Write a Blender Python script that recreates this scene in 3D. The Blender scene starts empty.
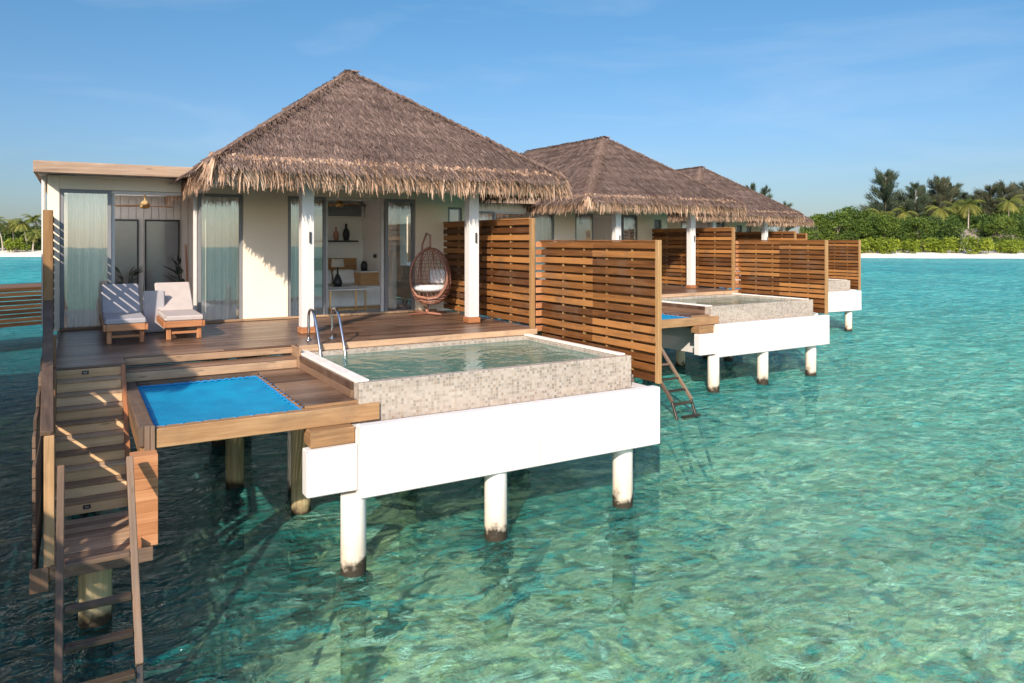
import bpy, math, random
from mathutils import Vector, Matrix, Euler
random.seed(11)
R = math.radians
S = bpy.context.scene
COL = S.collection

# ------------------------------------------------------------ camera, light, exposure
cam_d = bpy.data.cameras.new('camera'); cam = bpy.data.objects.new('camera', cam_d); COL.objects.link(cam)
cam_d.sensor_width = 36.0; cam_d.lens = 25.95; cam_d.shift_y = -0.0991
cam_d.clip_start = 0.1; cam_d.clip_end = 6000
cam.location = (0, 0, 3.8); cam.rotation_euler = (R(90), 0, R(-30.6))
S.camera = cam

SUN_DIR = Vector((1.0, 1.12, -0.86)).normalized()          # the way the light travels
SUN_EL = math.asin(-SUN_DIR.z)
sun_d = bpy.data.lights.new('sun', 'SUN'); sun = bpy.data.objects.new('sun', sun_d); COL.objects.link(sun)
sun_d.energy = 3.3; sun_d.angle = R(0.5); sun_d.color = (1.0, 0.88, 0.74)
sun.rotation_euler = SUN_DIR.to_track_quat('-Z', 'Y').to_euler()

world = bpy.data.worlds.new('World'); S.world = world; world.use_nodes = True
wn, wl = world.node_tree.nodes, world.node_tree.links
wn.clear()
w_out = wn.new('ShaderNodeOutputWorld'); w_bg = wn.new('ShaderNodeBackground')
w_sky = wn.new('ShaderNodeTexSky'); w_sky.sky_type = 'NISHITA'; w_sky.sun_disc = False
w_sky.sun_elevation = SUN_EL
w_sky.sun_rotation = math.atan2(-SUN_DIR.x, -SUN_DIR.y)     # azimuth of the sun, from +Y towards +X
w_sky.altitude = 0; w_sky.air_density = 1.0; w_sky.dust_density = 0.6; w_sky.ozone_density = 3.2
w_bg.inputs['Strength'].default_value = 0.15
w_tc = wn.new('ShaderNodeTexCoord'); w_map = wn.new('ShaderNodeMapping')
w_map.inputs['Scale'].default_value = (1.6, 1.6, 9.0); w_map.inputs['Rotation'].default_value = (0.12, 0.05, 0.4)
w_no = wn.new('ShaderNodeTexNoise'); w_no.inputs['Scale'].default_value = 2.1; w_no.inputs['Detail'].default_value = 7
w_no.inputs['Roughness'].default_value = 0.55; w_no.inputs['Distortion'].default_value = 0.5
w_mr = wn.new('ShaderNodeMapRange'); w_mr.inputs['From Min'].default_value = 0.50; w_mr.inputs['From Max'].default_value = 0.84
w_mr.inputs['To Max'].default_value = 0.2
w_mix = wn.new('ShaderNodeMix'); w_mix.data_type = 'RGBA'
w_mix.inputs['B'].default_value = (2.6, 2.9, 3.3, 1)
w_hs = wn.new('ShaderNodeHueSaturation'); w_hs.inputs['Saturation'].default_value = 1.0
wl.new(w_tc.outputs['Generated'], w_map.inputs['Vector']); wl.new(w_map.outputs['Vector'], w_no.inputs['Vector'])
wl.new(w_no.outputs['Fac'], w_mr.inputs['Value']); wl.new(w_mr.outputs['Result'], w_mix.inputs['Factor'])
wl.new(w_sky.outputs['Color'], w_hs.inputs['Color']); 
w_sep = wn.new('ShaderNodeSeparateXYZ'); w_rp = wn.new('ShaderNodeValToRGB'); w_mul = wn.new('ShaderNodeMix'); w_mul.data_type = 'RGBA'; w_mul.blend_type = 'MULTIPLY'
w_mul.inputs['Factor'].default_value = 1.0
e_ = w_rp.color_ramp.elements; e_[0].position = 0.0; e_[0].color = (0.225, 0.235, 0.275, 1); e_[1].position = 1.0; e_[1].color = (1.0, 1.0, 1.0, 1)
y_ = e_.new(0.33); y_.color = (0.25, 0.40, 0.44, 1); y_ = e_.new(0.62); y_.color = (0.85, 0.93, 0.95, 1); x_ = e_.new(0.14); x_.color = (0.275, 0.335, 0.385, 1)
wl.new(w_tc.outputs['Generated'], w_sep.inputs[0]); wl.new(w_sep.outputs[2], w_rp.inputs['Fac'])
w_dot = wn.new('ShaderNodeVectorMath'); w_dot.operation = 'DOT_PRODUCT'; w_dot.inputs[1].default_value = (SUN_DIR.x, SUN_DIR.y, 0)
w_half = wn.new('ShaderNodeMapRange'); w_half.inputs['From Min'].default_value = -0.55; w_half.inputs['From Max'].default_value = 0.05
wl.new(w_tc.outputs['Generated'], w_dot.inputs[0]); wl.new(w_dot.outputs['Value'], w_half.inputs['Value']); wl.new(w_half.outputs['Result'], w_mul.inputs['Factor'])
wl.new(w_hs.outputs['Color'], w_mul.inputs['A']); wl.new(w_rp.outputs['Color'], w_mul.inputs['B']); wl.new(w_mul.outputs['Result'], w_mix.inputs['A'])
wl.new(w_mix.outputs['Result'], w_bg.inputs['Color']); wl.new(w_bg.outputs['Background'], w_out.inputs['Surface'])

S.view_settings.view_transform = 'Standard'; S.view_settings.look = 'None'
S.view_settings.exposure = 1.05; S.view_settings.gamma = 1.0; S.view_settings.use_curve_mapping = False
S.render.engine = 'CYCLES'
cy = S.cycles
cy.max_bounces = 10; cy.diffuse_bounces = 4; cy.glossy_bounces = 4; cy.transmission_bounces = 6; cy.transparent_max_bounces = 16
cy.caustics_reflective = False; cy.caustics_refractive = False; cy.use_denoising = True
cy.sample_clamp_indirect = 6.0; cy.sample_clamp_direct = 14.0

# ------------------------------------------------------------ node helpers
class N:
    def __init__(s, name):
        s.m = bpy.data.materials.new(name); s.m.use_nodes = True
        s.t = s.m.node_tree; s.n = s.t.nodes; s.l = s.t.links; s.n.clear()
        s.out = s.n.new('ShaderNodeOutputMaterial')
    def new(s, kind, **kw):
        o = s.n.new('ShaderNode' + kind)
        for k, v in kw.items(): setattr(o, k, v)
        return o
    def set(s, sock, v):
        if hasattr(v, 'is_output'): s.l.new(v, sock)
        elif isinstance(v, tuple) and len(v) == 3 and sock.type == 'RGBA': sock.default_value = (*v, 1)
        else: sock.default_value = v
    def coord(s, which='Object'): return s.new('TexCoord').outputs[which]
    def mapping(s, vec, scale=(1, 1, 1), rot=(0, 0, 0), loc=(0, 0, 0)):
        o = s.new('Mapping'); s.set(o.inputs['Vector'], vec)
        o.inputs['Scale'].default_value = scale; o.inputs['Rotation'].default_value = rot; o.inputs['Location'].default_value = loc
        return o.outputs['Vector']
    def noise(s, vec, scale=5, detail=4, rough=0.55, dist=0.0, out='Fac'):
        o = s.new('TexNoise'); s.set(o.inputs['Vector'], vec)
        for k, v in (('Scale', scale), ('Detail', detail), ('Roughness', rough), ('Distortion', dist)): s.set(o.inputs[k], v)
        return o.outputs[out]
    def vor(s, vec, scale=5, feature='F1', out='Distance', rnd=1.0):
        o = s.new('TexVoronoi', feature=feature); s.set(o.inputs['Vector'], vec); s.set(o.inputs['Scale'], scale)
        s.set(o.inputs['Randomness'], rnd); return o.outputs[out]
    def ramp(s, fac, stops):
        o = s.new('ValToRGB'); s.set(o.inputs['Fac'], fac); e = o.color_ramp.elements
        while len(e) < len(stops): e.new(0.5)
        for el, (p, c) in zip(e, stops): el.position = p; el.color = (*c, 1)
        return o.outputs['Color']
    def math(s, op, a, b=0.0, c=None):
        o = s.new('Math', operation=op); s.set(o.inputs[0], a); s.set(o.inputs[1], b)
        if c is not None: s.set(o.inputs[2], c)
        return o.outputs[0]
    def rng(s, v, a, b, c=0.0, d=1.0, smooth=False):
        o = s.new('MapRange'); s.set(o.inputs['Value'], v)
        if smooth: o.interpolation_type = 'SMOOTHSTEP'
        for k, x in (('From Min', a), ('From Max', b), ('To Min', c), ('To Max', d)): s.set(o.inputs[k], x)
        return o.outputs['Result']
    def mix(s, fac, a, b, mode='MIX'):
        o = s.new('Mix', data_type='RGBA', blend_type=mode); s.set(o.inputs['Factor'], fac); s.set(o.inputs['A'], a); s.set(o.inputs['B'], b)
        return o.outputs['Result']
    def attr(s, name, out='Fac'):
        o = s.new('Attribute', attribute_name=name); return o.outputs[out]
    def bump(s, h, strength=0.3, dist=0.01, normal=None):
        o = s.new('Bump'); s.set(o.inputs['Height'], h); s.set(o.inputs['Strength'], strength); s.set(o.inputs['Distance'], dist)
        if normal is not None: s.set(o.inputs['Normal'], normal)
        return o.outputs['Normal']
    def bsdf(s, color, rough=0.6, normal=None, metallic=0.0, spec=0.5, **kw):
        o = s.new('BsdfPrincipled'); s.set(o.inputs['Base Color'], color); s.set(o.inputs['Roughness'], rough)
        s.set(o.inputs['Metallic'], metallic); s.set(o.inputs['Specular IOR Level'], spec)
        if normal is not None: s.set(o.inputs['Normal'], normal)
        for k, v in kw.items(): s.set(o.inputs[k.replace('_', ' ')], v)
        return o.outputs['BSDF']
    def mixs(s, fac, a, b):
        o = s.new('MixShader'); s.set(o.inputs[0], fac); s.l.new(a, o.inputs[1]); s.l.new(b, o.inputs[2]); return o.outputs[0]
    def done(s, surf):
        s.l.new(surf, s.out.inputs['Surface']); return s.m

def wood(name, dark, mid, light, rough=0.6, vary=0.45, spec=0.35, wear=None):
    k = N(name); uv = k.coord('UV'); tint = k.attr('tint')
    g1 = k.noise(k.mapping(uv, (1.3, 26, 1)), 1.0, 5, 0.6, 0.6)
    g2 = k.noise(k.mapping(uv, (0.7, 5, 1)), 1.0, 4, 0.55, 1.0)
    g3 = k.noise(k.mapping(uv, (9, 160, 1)), 1.0, 2, 0.5)
    f = k.math('ADD', k.math('MULTIPLY', g1, 0.5), k.math('MULTIPLY', g2, 0.38))
    f = k.math('ADD', f, k.math('MULTIPLY', g3, 0.12))
    f = k.math('ADD', f, k.math('MULTIPLY', k.math('SUBTRACT', tint, 0.5), vary))
    c = k.ramp(f, [(0.25, dark), (0.5, mid), (0.74, light)])
    kn = k.vor(k.mapping(uv, (1.7, 7.5, 1)), 1.0)
    kf = k.rng(kn, 0.05, 0.13, 0.55, 0.0)
    c = k.mix(kf, c, tuple(x * 0.45 for x in dark))
    if wear:
        b = k.noise(k.coord('Object'), 1.7, 6, 0.62, 0.4)
        c = k.mix(k.rng(b, 0.48, 0.68, 0.0, wear[1]), c, wear[0])
    rg = k.rng(g2, 0.2, 0.8, rough - 0.1, rough + 0.14)
    return k.done(k.bsdf(c, rg, k.bump(f, 0.55, 0.006), spec=spec))

def plain(name, col, rough=0.5, metallic=0.0, spec=0.5, var=0.06, scale=6, bump=0.0, **kw):
    k = N(name); o = k.coord('Object'); nz = k.noise(o, scale, 5, 0.6)
    c = k.mix(k.rng(nz, 0.3, 0.7, 0, 1), tuple(max(0, x * (1 - var)) for x in col), tuple(min(1, x * (1 + var)) for x in col))
    nm = k.bump(k.noise(o, scale * 14, 3), bump, 0.004) if bump else None
    return k.done(k.bsdf(c, rough, nm, metallic, spec, **kw))

M = {}
M['deck'] = wood('deck_wood', (0.05, 0.023, 0.013), (0.12, 0.062, 0.036), (0.225, 0.13, 0.08), 0.34, 0.5, 0.55, ((0.20, 0.135, 0.092), 0.4))
M['step'] = wood('step_wood', (0.18, 0.10, 0.058), (0.35, 0.215, 0.125), (0.52, 0.35, 0.215), 0.6, 0.45, 0.3, ((0.20, 0.13, 0.085), 0.5))
M['riser'] = wood('pale_riser_wood', (0.40, 0.23, 0.105), (0.66, 0.42, 0.22), (0.80, 0.57, 0.34), 0.6, 0.35, 0.3, ((0.38, 0.26, 0.16), 0.4))
M['beam'] = wood('pale_timber', (0.15, 0.076, 0.032), (0.33, 0.182, 0.082), (0.50, 0.315, 0.16), 0.6, 0.45, 0.3, ((0.20, 0.12, 0.068), 0.55))
M['grey'] = wood('weathered_timber', (0.06, 0.038, 0.026), (0.13, 0.085, 0.058), (0.23, 0.16, 0.11), 0.68, 0.4, 0.25, ((0.22, 0.125, 0.07), 0.6))
M['fence'] = wood('stained_fence_wood', (0.085, 0.03, 0.009), (0.21, 0.082, 0.022), (0.38, 0.165, 0.05), 0.5, 0.55, 0.3, ((0.15, 0.085, 0.05), 0.6))
M['fpost'] = wood('fence_post_wood', (0.18, 0.088, 0.032), (0.32, 0.175, 0.07), (0.44, 0.28, 0.13), 0.55, 0.3, 0.3)
M['teak'] = wood('orange_teak', (0.24, 0.085, 0.032), (0.40, 0.165, 0.066), (0.54, 0.26, 0.12), 0.5, 0.3, 0.4)
M['dark_fence'] = wood('jetty_wood', (0.05, 0.022, 0.009), (0.12, 0.056, 0.022), (0.20, 0.105, 0.046), 0.6, 0.5, 0.3)
M['fascia'] = wood('fascia_wood', (0.22, 0.14, 0.09), (0.42, 0.29, 0.20), (0.58, 0.44, 0.33), 0.65, 0.3, 0.3, ((0.40, 0.25, 0.15), 0.5))
M['cane'] = wood('woven_brown', (0.15, 0.062, 0.04), (0.29, 0.125, 0.08), (0.45, 0.22, 0.15), 0.45, 0.5, 0.5)
M['wet'] = wood('wet_black_wood', (0.012, 0.010, 0.008), (0.03, 0.022, 0.016), (0.07, 0.05, 0.03), 0.3, 0.3, 0.5)

def mat_white():
    k = N('white_plaster'); o = k.coord('Object')
    a = k.noise(o, 1.3, 6, 0.6); st = k.noise(k.mapping(o, (7, 7, 0.45)), 1.0, 5, 0.6)
    c = k.mix(k.rng(a, 0.35, 0.75, 0, 0.5), (0.64, 0.61, 0.575), (0.55, 0.52, 0.485))
    c = k.mix(k.rng(st, 0.52, 0.78, 0, 0.42), c, (0.50, 0.44, 0.37))
    return k.done(k.bsdf(c, 0.75, k.bump(k.noise(o, 60, 4), 0.12, 0.004), spec=0.25))
M['white'] = mat_white()
def mat_cream():
    k = N('cream_plaster'); o = k.coord('Object')
    a = k.noise(o, 0.9, 6, 0.6)
    c = k.mix(k.rng(a, 0.35, 0.7, 0, 1), (0.90, 0.775, 0.615), (0.85, 0.71, 0.55))
    return k.done(k.bsdf(c, 0.8, k.bump(k.noise(o, 45, 4), 0.15, 0.004), spec=0.2))
M['cream'] = mat_cream()
def mat_pile():
    k = N('white_pile_paint'); o = k.coord('Object'); g = k.new('NewGeometry')
    z = k.new('SeparateXYZ'); k.set(z.inputs[0], g.outputs['Position'])
    nz = k.noise(o, 5, 6, 0.65); nz2 = k.noise(k.mapping(o, (12, 12, 1.6)), 1.0, 5, 0.6)
    h = k.math('ADD', z.outputs['Z'], k.rng(nz, 0.2, 0.8, -0.16, 0.16))
    c = k.mix(k.rng(nz2, 0.5, 0.8, 0, 0.35), (0.80, 0.76, 0.70), (0.60, 0.52, 0.42))
    c = k.mix(k.rng(h, 0.95, 0.2, 0, 0.8), c, (0.56, 0.44, 0.31))         # tide stain
    c = k.mix(k.rng(h, 0.20, 0.10, 0, 1), c, (0.035, 0.027, 0.018))       # weed at the tide line
    c = k.mix(k.rng(h, -0.35, -0.6, 0, 1), c, (0.20, 0.24, 0.17))         # paler, silted foot of the pile
    return k.done(k.bsdf(c, 0.7, k.bump(nz, 0.3, 0.02), spec=0.25))
M['pile'] = mat_pile()
def mat_wpile():
    k = N('timber_pile'); uv = k.coord('Object'); g = k.new('NewGeometry')
    z = k.new('SeparateXYZ'); k.set(z.inputs[0], g.outputs['Position'])
    nz = k.noise(k.mapping(uv, (14, 14, 1.0)), 1.0, 5, 0.6, 0.5); n2 = k.noise(uv, 4, 5)
    c = k.ramp(nz, [(0.25, (0.22, 0.16, 0.08)), (0.55, (0.42, 0.33, 0.18)), (0.8, (0.55, 0.46, 0.28))])
    h = k.math('ADD', z.outputs['Z'], k.rng(n2, 0.2, 0.8, -0.12, 0.12))
    c = k.mix(k.rng(h, 0.16, 0.04, 0, 1), c, (0.035, 0.025, 0.015))
    return k.done(k.bsdf(c, 0.75, k.bump(nz, 0.5, 0.01), spec=0.2))
M['wpile'] = mat_wpile()
def mat_weed():
    k = N('barnacle_weed'); o = k.coord('Object'); v = k.vor(o, 14); n = k.noise(o, 9, 5)
    c = k.ramp(n, [(0.3, (0.02, 0.014, 0.009)), (0.55, (0.075, 0.045, 0.026)), (0.8, (0.16, 0.10, 0.06))])
    return k.done(k.bsdf(c, 0.55, k.bump(k.math('ADD', v, n), 0.9, 0.05), spec=0.4))
M['weed'] = mat_weed()

def mat_mosaic():
    k = N('stone_mosaic'); uv = k.coord('UV')
    sc = k.mapping(uv, (25, 25, 1))
    b = k.new('TexBrick', offset=0.0, squash=1.0); k.set(b.inputs['Vector'], sc)
    b.inputs['Scale'].default_value = 1.0; b.inputs['Mortar Size'].default_value = 0.09; b.inputs['Mortar Smooth'].default_value = 0.2
    b.inputs['Brick Width'].default_value = 1.0; b.inputs['Row Height'].default_value = 1.0
    fl = k.new('VectorMath', operation='FLOOR'); k.set(fl.inputs[0], sc)
    wnz = k.new('TexWhiteNoise', noise_dimensions='3D'); k.set(wnz.inputs['Vector'], fl.outputs[0])
    c = k.ramp(wnz.outputs['Value'], [(0.0, (0.50, 0.42, 0.34)), (0.25, (0.62, 0.54, 0.46)), (0.48, (0.70, 0.64, 0.57)), (0.66, (0.46, 0.40, 0.34)), (0.80, (0.27, 0.235, 0.20)), (0.92, (0.42, 0.30, 0.21)), (1.0, (0.68, 0.61, 0.52))])
    c = k.mix(k.rng(b.outputs['Fac'], 0, 1, 0, 1), c, (0.60, 0.55, 0.49)); c = k.mix(0.62, c, (0.33, 0.265, 0.205), 'MULTIPLY'); c = k.mix(0.08, c, (0.8, 0.72, 0.62))
    big = k.noise(k.mapping(uv, (0.8, 2.5, 1)), 1.0, 5); c = k.mix(k.rng(big, 0.45, 0.75, 0, 0.35), c, (0.62, 0.52, 0.42))
    return k.done(k.bsdf(c, k.rng(wnz.outputs['Value'], 0, 1, 0.25, 0.6), k.bump(b.outputs['Fac'], -0.5, 0.004), spec=0.45))
M['mosaic'] = mat_mosaic()
M['coping'] = plain('stone_coping', (0.78, 0.69, 0.60), 0.6, var=0.12, scale=9, bump=0.15)
def mat_pebble():
    k = N('gutter_pebbles'); o = k.coord('Object'); v = k.vor(o, 28, out='Color'); d = k.vor(o, 28)
    s = k.new('SeparateColor'); k.set(s.inputs[0], v)
    c = k.ramp(s.outputs[0], [(0, (0.10, 0.075, 0.06)), (0.5, (0.22, 0.17, 0.14)), (1, (0.36, 0.30, 0.26))])
    return k.done(k.bsdf(c, 0.7, k.bump(d, -0.8, 0.02)))
M['pebble'] = mat_pebble()

def mat_net():
    k = N('blue_net'); uv = k.coord('UV'); sep = k.new('SeparateXYZ'); k.set(sep.inputs[0], k.mapping(uv, (22, 22, 1), (0, 0, 0.785)))
    fx = k.math('PINGPONG', sep.outputs[0], 0.5); fy = k.math('PINGPONG', sep.outputs[1], 0.5)
    m = k.math('MINIMUM', fx, fy)
    hole = k.rng(m, 0.30, 0.36, 0, 0.42)
    n = k.rng(k.noise(uv, 2.6, 6, 0.65), 0.3, 0.7, 0, 1)
    c = k.mix(n, (0.0, 0.185, 0.36), (0.0, 0.30, 0.49))
    b = k.bsdf(c, 0.6, k.bump(m, 0.6, 0.01), spec=0.3)
    return k.done(k.mixs(hole, b, k.new('BsdfTransparent').outputs[0]))
M['net'] = mat_net()
M['rope'] = plain('blue_rope', (0.01, 0.20, 0.42), 0.7)

def mat_thatch(name, stops, rough=0.85):
    k = N(name); t = k.attr('tint'); o = k.coord('Object')
    n = k.noise(o, 0.9, 5, 0.6); n2 = k.noise(o, 7, 4, 0.6)
    f = k.math('ADD', k.math('MULTIPLY', t, 0.58), k.math('MULTIPLY', k.rng(n, 0.25, 0.75, 0, 1), 0.24)); f = k.math('ADD', f, 0.03); f = k.math('ADD', f, k.math('MULTIPLY', n2, 0.16))
    c = k.ramp(f, stops)
    d = k.bsdf(c, rough, spec=0.15)
    tr = k.new('BsdfTranslucent'); k.set(tr.inputs['Color'], c)
    return k.done(k.mixs(0.12, d, tr.outputs[0]))
M['thatch'] = mat_thatch('grey_brown_thatch', [(0.16, (0.06, 0.038, 0.030)), (0.42, (0.165, 0.110, 0.088)), (0.66, (0.275, 0.19, 0.152)), (0.92, (0.46, 0.335, 0.262))])
M['fringe'] = mat_thatch('golden_thatch_fringe', [(0.16, (0.10, 0.052, 0.03)), (0.40, (0.30, 0.178, 0.112)), (0.62, (0.46, 0.295, 0.195)), (0.88, (0.64, 0.46, 0.33))])
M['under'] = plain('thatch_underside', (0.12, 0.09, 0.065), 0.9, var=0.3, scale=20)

def mat_glass():
    k = N('window_glass'); f = k.new('Fresnel'); f.inputs['IOR'].default_value = 1.5
    nm = k.bump(k.noise(k.coord('Object'), 1.1, 2), 0.04, 0.02)
    k.set(f.inputs['Normal'], nm)
    g = k.new('BsdfGlossy'); g.inputs['Roughness'].default_value = 0.01; k.set(g.inputs['Color'], (0.92, 0.97, 1.0)); k.set(g.inputs['Normal'], nm)
    t = k.new('BsdfTransparent'); k.set(t.inputs['Color'], (0.95, 0.97, 0.96))
    return k.done(k.mixs(k.math('ADD', k.math('MULTIPLY', f.outputs[0], 1.2), 0.05), t.outputs[0], g.outputs[0]))
M['glass'] = mat_glass()
def mat_opal():
    k = N('opal_fill_pane'); t = k.new('BsdfTranslucent'); k.set(t.inputs['Color'], (0.95, 0.94, 0.92)); return k.done(t.outputs[0])
M['opal'] = mat_opal()  # translucent, for unseen panes added to spread daylight indoors
M['frame'] = plain('grey_aluminium', (0.20, 0.20, 0.205), 0.45, spec=0.5)
M['frame_pale'] = plain('pale_aluminium', (0.62, 0.58, 0.54), 0.5)
def mat_curtain():
    k = N('sheer_curtain'); n = k.noise(k.coord('Object'), 3, 3)
    c = k.mix(n, (0.90, 0.83, 0.77), (0.95, 0.88, 0.82))
    d = k.new('BsdfDiffuse'); k.set(d.inputs[0], c); t = k.new('BsdfTranslucent'); k.set(t.inputs[0], c); p = k.new('BsdfTransparent')
    return k.done(k.mixs(0.05, k.mixs(0.2, d.outputs[0], t.outputs[0]), p.outputs[0]))
M['curtain'] = mat_curtain()
M['steel'] = plain('stainless_steel', (0.62, 0.60, 0.57), 0.18, 1.0, var=0.04)
M['black'] = plain('black_metal', (0.02, 0.02, 0.022), 0.45)
M['lamp_lens'] = plain('sconce_lens', (0.25, 0.22, 0.18), 0.3)
def fabric(name, col):
    k = N(name); o = k.coord('Object'); w = k.noise(o, 160, 2); n = k.noise(o, 5, 5)
    c = k.mix(k.rng(n, 0.3, 0.7, 0, 1), tuple(x * 0.92 for x in col), tuple(min(1, x * 1.06) for x in col))
    c = k.mix(k.rng(w, 0.35, 0.65, 0, 0.25), c, tuple(x * 0.7 for x in col))
    return k.done(k.bsdf(c, 0.9, k.bump(w, 0.4, 0.003), spec=0.15))
M['cushion'] = fabric('oat_fabric', (0.47, 0.40, 0.365))
M['grey_cushion'] = fabric('grey_fabric', (0.37, 0.345, 0.35))
M['linen'] = fabric('white_linen', (0.88, 0.85, 0.80))
M['room_wall'] = plain('room_wall_paint', (0.91, 0.875, 0.83), 0.8, var=0.02)
M['panel'] = plain('painted_panelling', (0.72, 0.66, 0.61), 0.7, var=0.03)
M['mirror'] = plain('dark_mirror_glass', (0.17, 0.17, 0.18), 0.12, spec=0.8)
M['room_floor'] = wood('room_floor_wood', (0.30, 0.21, 0.14), (0.45, 0.33, 0.23), (0.58, 0.45, 0.32), 0.45, 0.3)
M['rug'] = fabric('grey_rug', (0.60, 0.55, 0.51))
M['rattan'] = wood('rattan_headboard', (0.30, 0.14, 0.05), (0.48, 0.25, 0.10), (0.60, 0.36, 0.17), 0.5, 0.3)
M['gold'] = plain('brass', (0.75, 0.48, 0.20), 0.3, 1.0)
M['leaf_dark'] = plain('dark_leaf', (0.018, 0.03, 0.016), 0.5, var=0.4)
M['shade'] = plain('lampshade_linen', (0.60, 0.53, 0.44), 0.85)
M['yellow'] = fabric('yellow_towel', (0.85, 0.55, 0.02))
def mat_print():
    k = N('patterned_cushion'); o = k.coord('Object'); v = k.vor(o, 26, 'DISTANCE_TO_EDGE')
    c = k.mix(k.rng(v, 0.02, 0.07, 0, 1), (0.24, 0.30, 0.40), (0.76, 0.73, 0.70))
    return k.done(k.bsdf(c, 0.9, spec=0.1))
M['print'] = mat_print()
M['ac'] = plain('grey_grille', (0.20, 0.21, 0.23), 0.5)
M['soffit'] = plain('pale_soffit', (0.66, 0.64, 0.585), 0.8, var=0.04)

# ------------------------------------------------------------ mesh builder
class MB:
    def __init__(s): s.v = []; s.f = []; s.uv = []; s.t = []
    def face(s, pts, uvs=None, t=None):
        b = len(s.v); s.v.extend(pts); s.f.append(tuple(range(b, b + len(pts))))
        s.uv.extend(uvs or [(p[0], p[1]) for p in pts]); s.t.append(random.random() if t is None else t)
    def box(s, x0, x1, y0, y1, z0, z1, c=0.0, t=None, mat=None, ruv=True):
        """axis box, chamfer c, optional 4x4 matrix; uv in metres with u along the longest side"""
        lo = (min(x0, x1), min(y0, y1), min(z0, z1)); hi = (max(x0, x1), max(y0, y1), max(z0, z1))
        d = [hi[i] - lo[i] for i in range(3)]; g = d.index(max(d)); t = random.random() if t is None else t
        ou, ov = (random.random() * 20, random.random() * 20) if ruv else (0, 0)
        c = min(c, min(d) * 0.3)
        def P(sx, sy, sz, k):
            p = [hi[i] if sg > 0 else lo[i] for i, sg in enumerate((sx, sy, sz))]
            if c:
                for i, sg in enumerate((sx, sy, sz)):
                    if i != k: p[i] -= sg * c
            return p
        def emit(pts, k):
            ax = [i for i in range(3) if i != k]
            if g in ax: ua, va = g, [i for i in ax if i != g][0]
            else: ua, va = ax
            if not ruv and k == 2: ua, va = 0, 1
            elif not ruv: ua, va = ax[0], 2
            uvs = [(p[ua] + ou, p[va] + ov) for p in pts]
            s.face([tuple(mat @ Vector(p)) if mat is not None else tuple(p) for p in pts], uvs, t)
        for k in range(3):
            a, b = [i for i in range(3) if i != k]
            for sg in (-1, 1):
                q = []
                for (m, n_) in ((-1, -1), (1, -1), (1, 1), (-1, 1)):
                    sgn = [0, 0, 0]; sgn[k] = sg; sgn[a] = m; sgn[b] = n_; q.append(P(*sgn, k))
                if (sg > 0) == (k == 1): q.reverse()
                emit(q, k)
        if c:
            for k in range(3):                                   # 12 edges along axis k
                a, b = [i for i in range(3) if i != k]
                for m in (-1, 1):
                    for n_ in (-1, 1):
                        s1 = [0, 0, 0]; s1[a] = m; s1[b] = n_; s2 = list(s1); s1[k] = -1; s2[k] = 1
                        q = [P(*s1, a), P(*s2, a), P(*s2, b), P(*s1, b)]
                        if (m * n_ > 0) == (k == 1): q.reverse()
                        emit(q, a)
    def tube(s, pts, r, n=8, t=None, cap=True):
        pts = [Vector(p) for p in pts]; rs = r if isinstance(r, (list, tuple)) else [r] * len(pts)
        t = random.random() if t is None else t; up = None; rings = []; L = 0; Ls = []
        for i, p in enumerate(pts):
            d = (pts[min(i + 1, len(pts) - 1)] - pts[max(i - 1, 0)]).normalized()
            if up is None: up = d.orthogonal().normalized()
            up = (up - d * up.dot(d)).normalized(); sd = d.cross(up)
            rings.append([tuple(p + (up * math.cos(2 * math.pi * k / n) + sd * math.sin(2 * math.pi * k / n)) * rs[i]) for k in range(n)])
            if i: L += (pts[i] - pts[i - 1]).length
            Ls.append(L)
        o = random.random() * 10
        for i in range(len(pts) - 1):
            for k in range(n):
                k2 = (k + 1) % n
                s.face([rings[i][k], rings[i][k2], rings[i + 1][k2], rings[i + 1][k]],
                       [(Ls[i] + o, k * 0.04), (Ls[i] + o, k * 0.04 + 0.04), (Ls[i + 1] + o, k * 0.04 + 0.04), (Ls[i + 1] + o, k * 0.04)], t)
        if cap:
            s.face(list(reversed(rings[0])), None, t); s.face(rings[-1], None, t)
    def lathe(s, cx, cy, prof, n=16, t=None):
        t = random.random() if t is None else t
        for (r0, z0), (r1, z1) in zip(prof, prof[1:]):
            for k in range(n):
                a, b = 2 * math.pi * k / n, 2 * math.pi * (k + 1) / n
                s.face([(cx + r0 * math.cos(a), cy + r0 * math.sin(a), z0), (cx + r0 * math.cos(b), cy + r0 * math.sin(b), z0),
                        (cx + r1 * math.cos(b), cy + r1 * math.sin(b), z1), (cx + r1 * math.cos(a), cy + r1 * math.sin(a), z1)],
                       [(z0, k * .05), (z0, k * .05 + .05), (z1, k * .05 + .05), (z1, k * .05)], t)
    def mesh(s, name, m, org=(0, 0, 0), smooth=False, merge=False):
        me = bpy.data.meshes.new(name)
        ox, oy, oz = org
        me.from_pydata([(x - ox, y - oy, z - oz) for x, y, z in s.v], [], s.f)
        ul = me.uv_layers.new(name='UVMap'); ul.data.foreach_set('uv', [c for uv in s.uv for c in uv])
        a = me.attributes.new('tint', 'FLOAT', 'FACE'); a.data.foreach_set('value', s.t)
        me.materials.append(m)
        if merge or smooth:
            import bmesh
            bm = bmesh.new(); bm.from_mesh(me); bmesh.ops.remove_doubles(bm, verts=bm.verts, dist=1e-4)
            bmesh.ops.recalc_face_normals(bm, faces=bm.faces); bm.to_mesh(me); bm.free()
        if smooth: me.polygons.foreach_set('use_smooth', [True] * len(me.polygons))
        me.update(); return me

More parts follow.
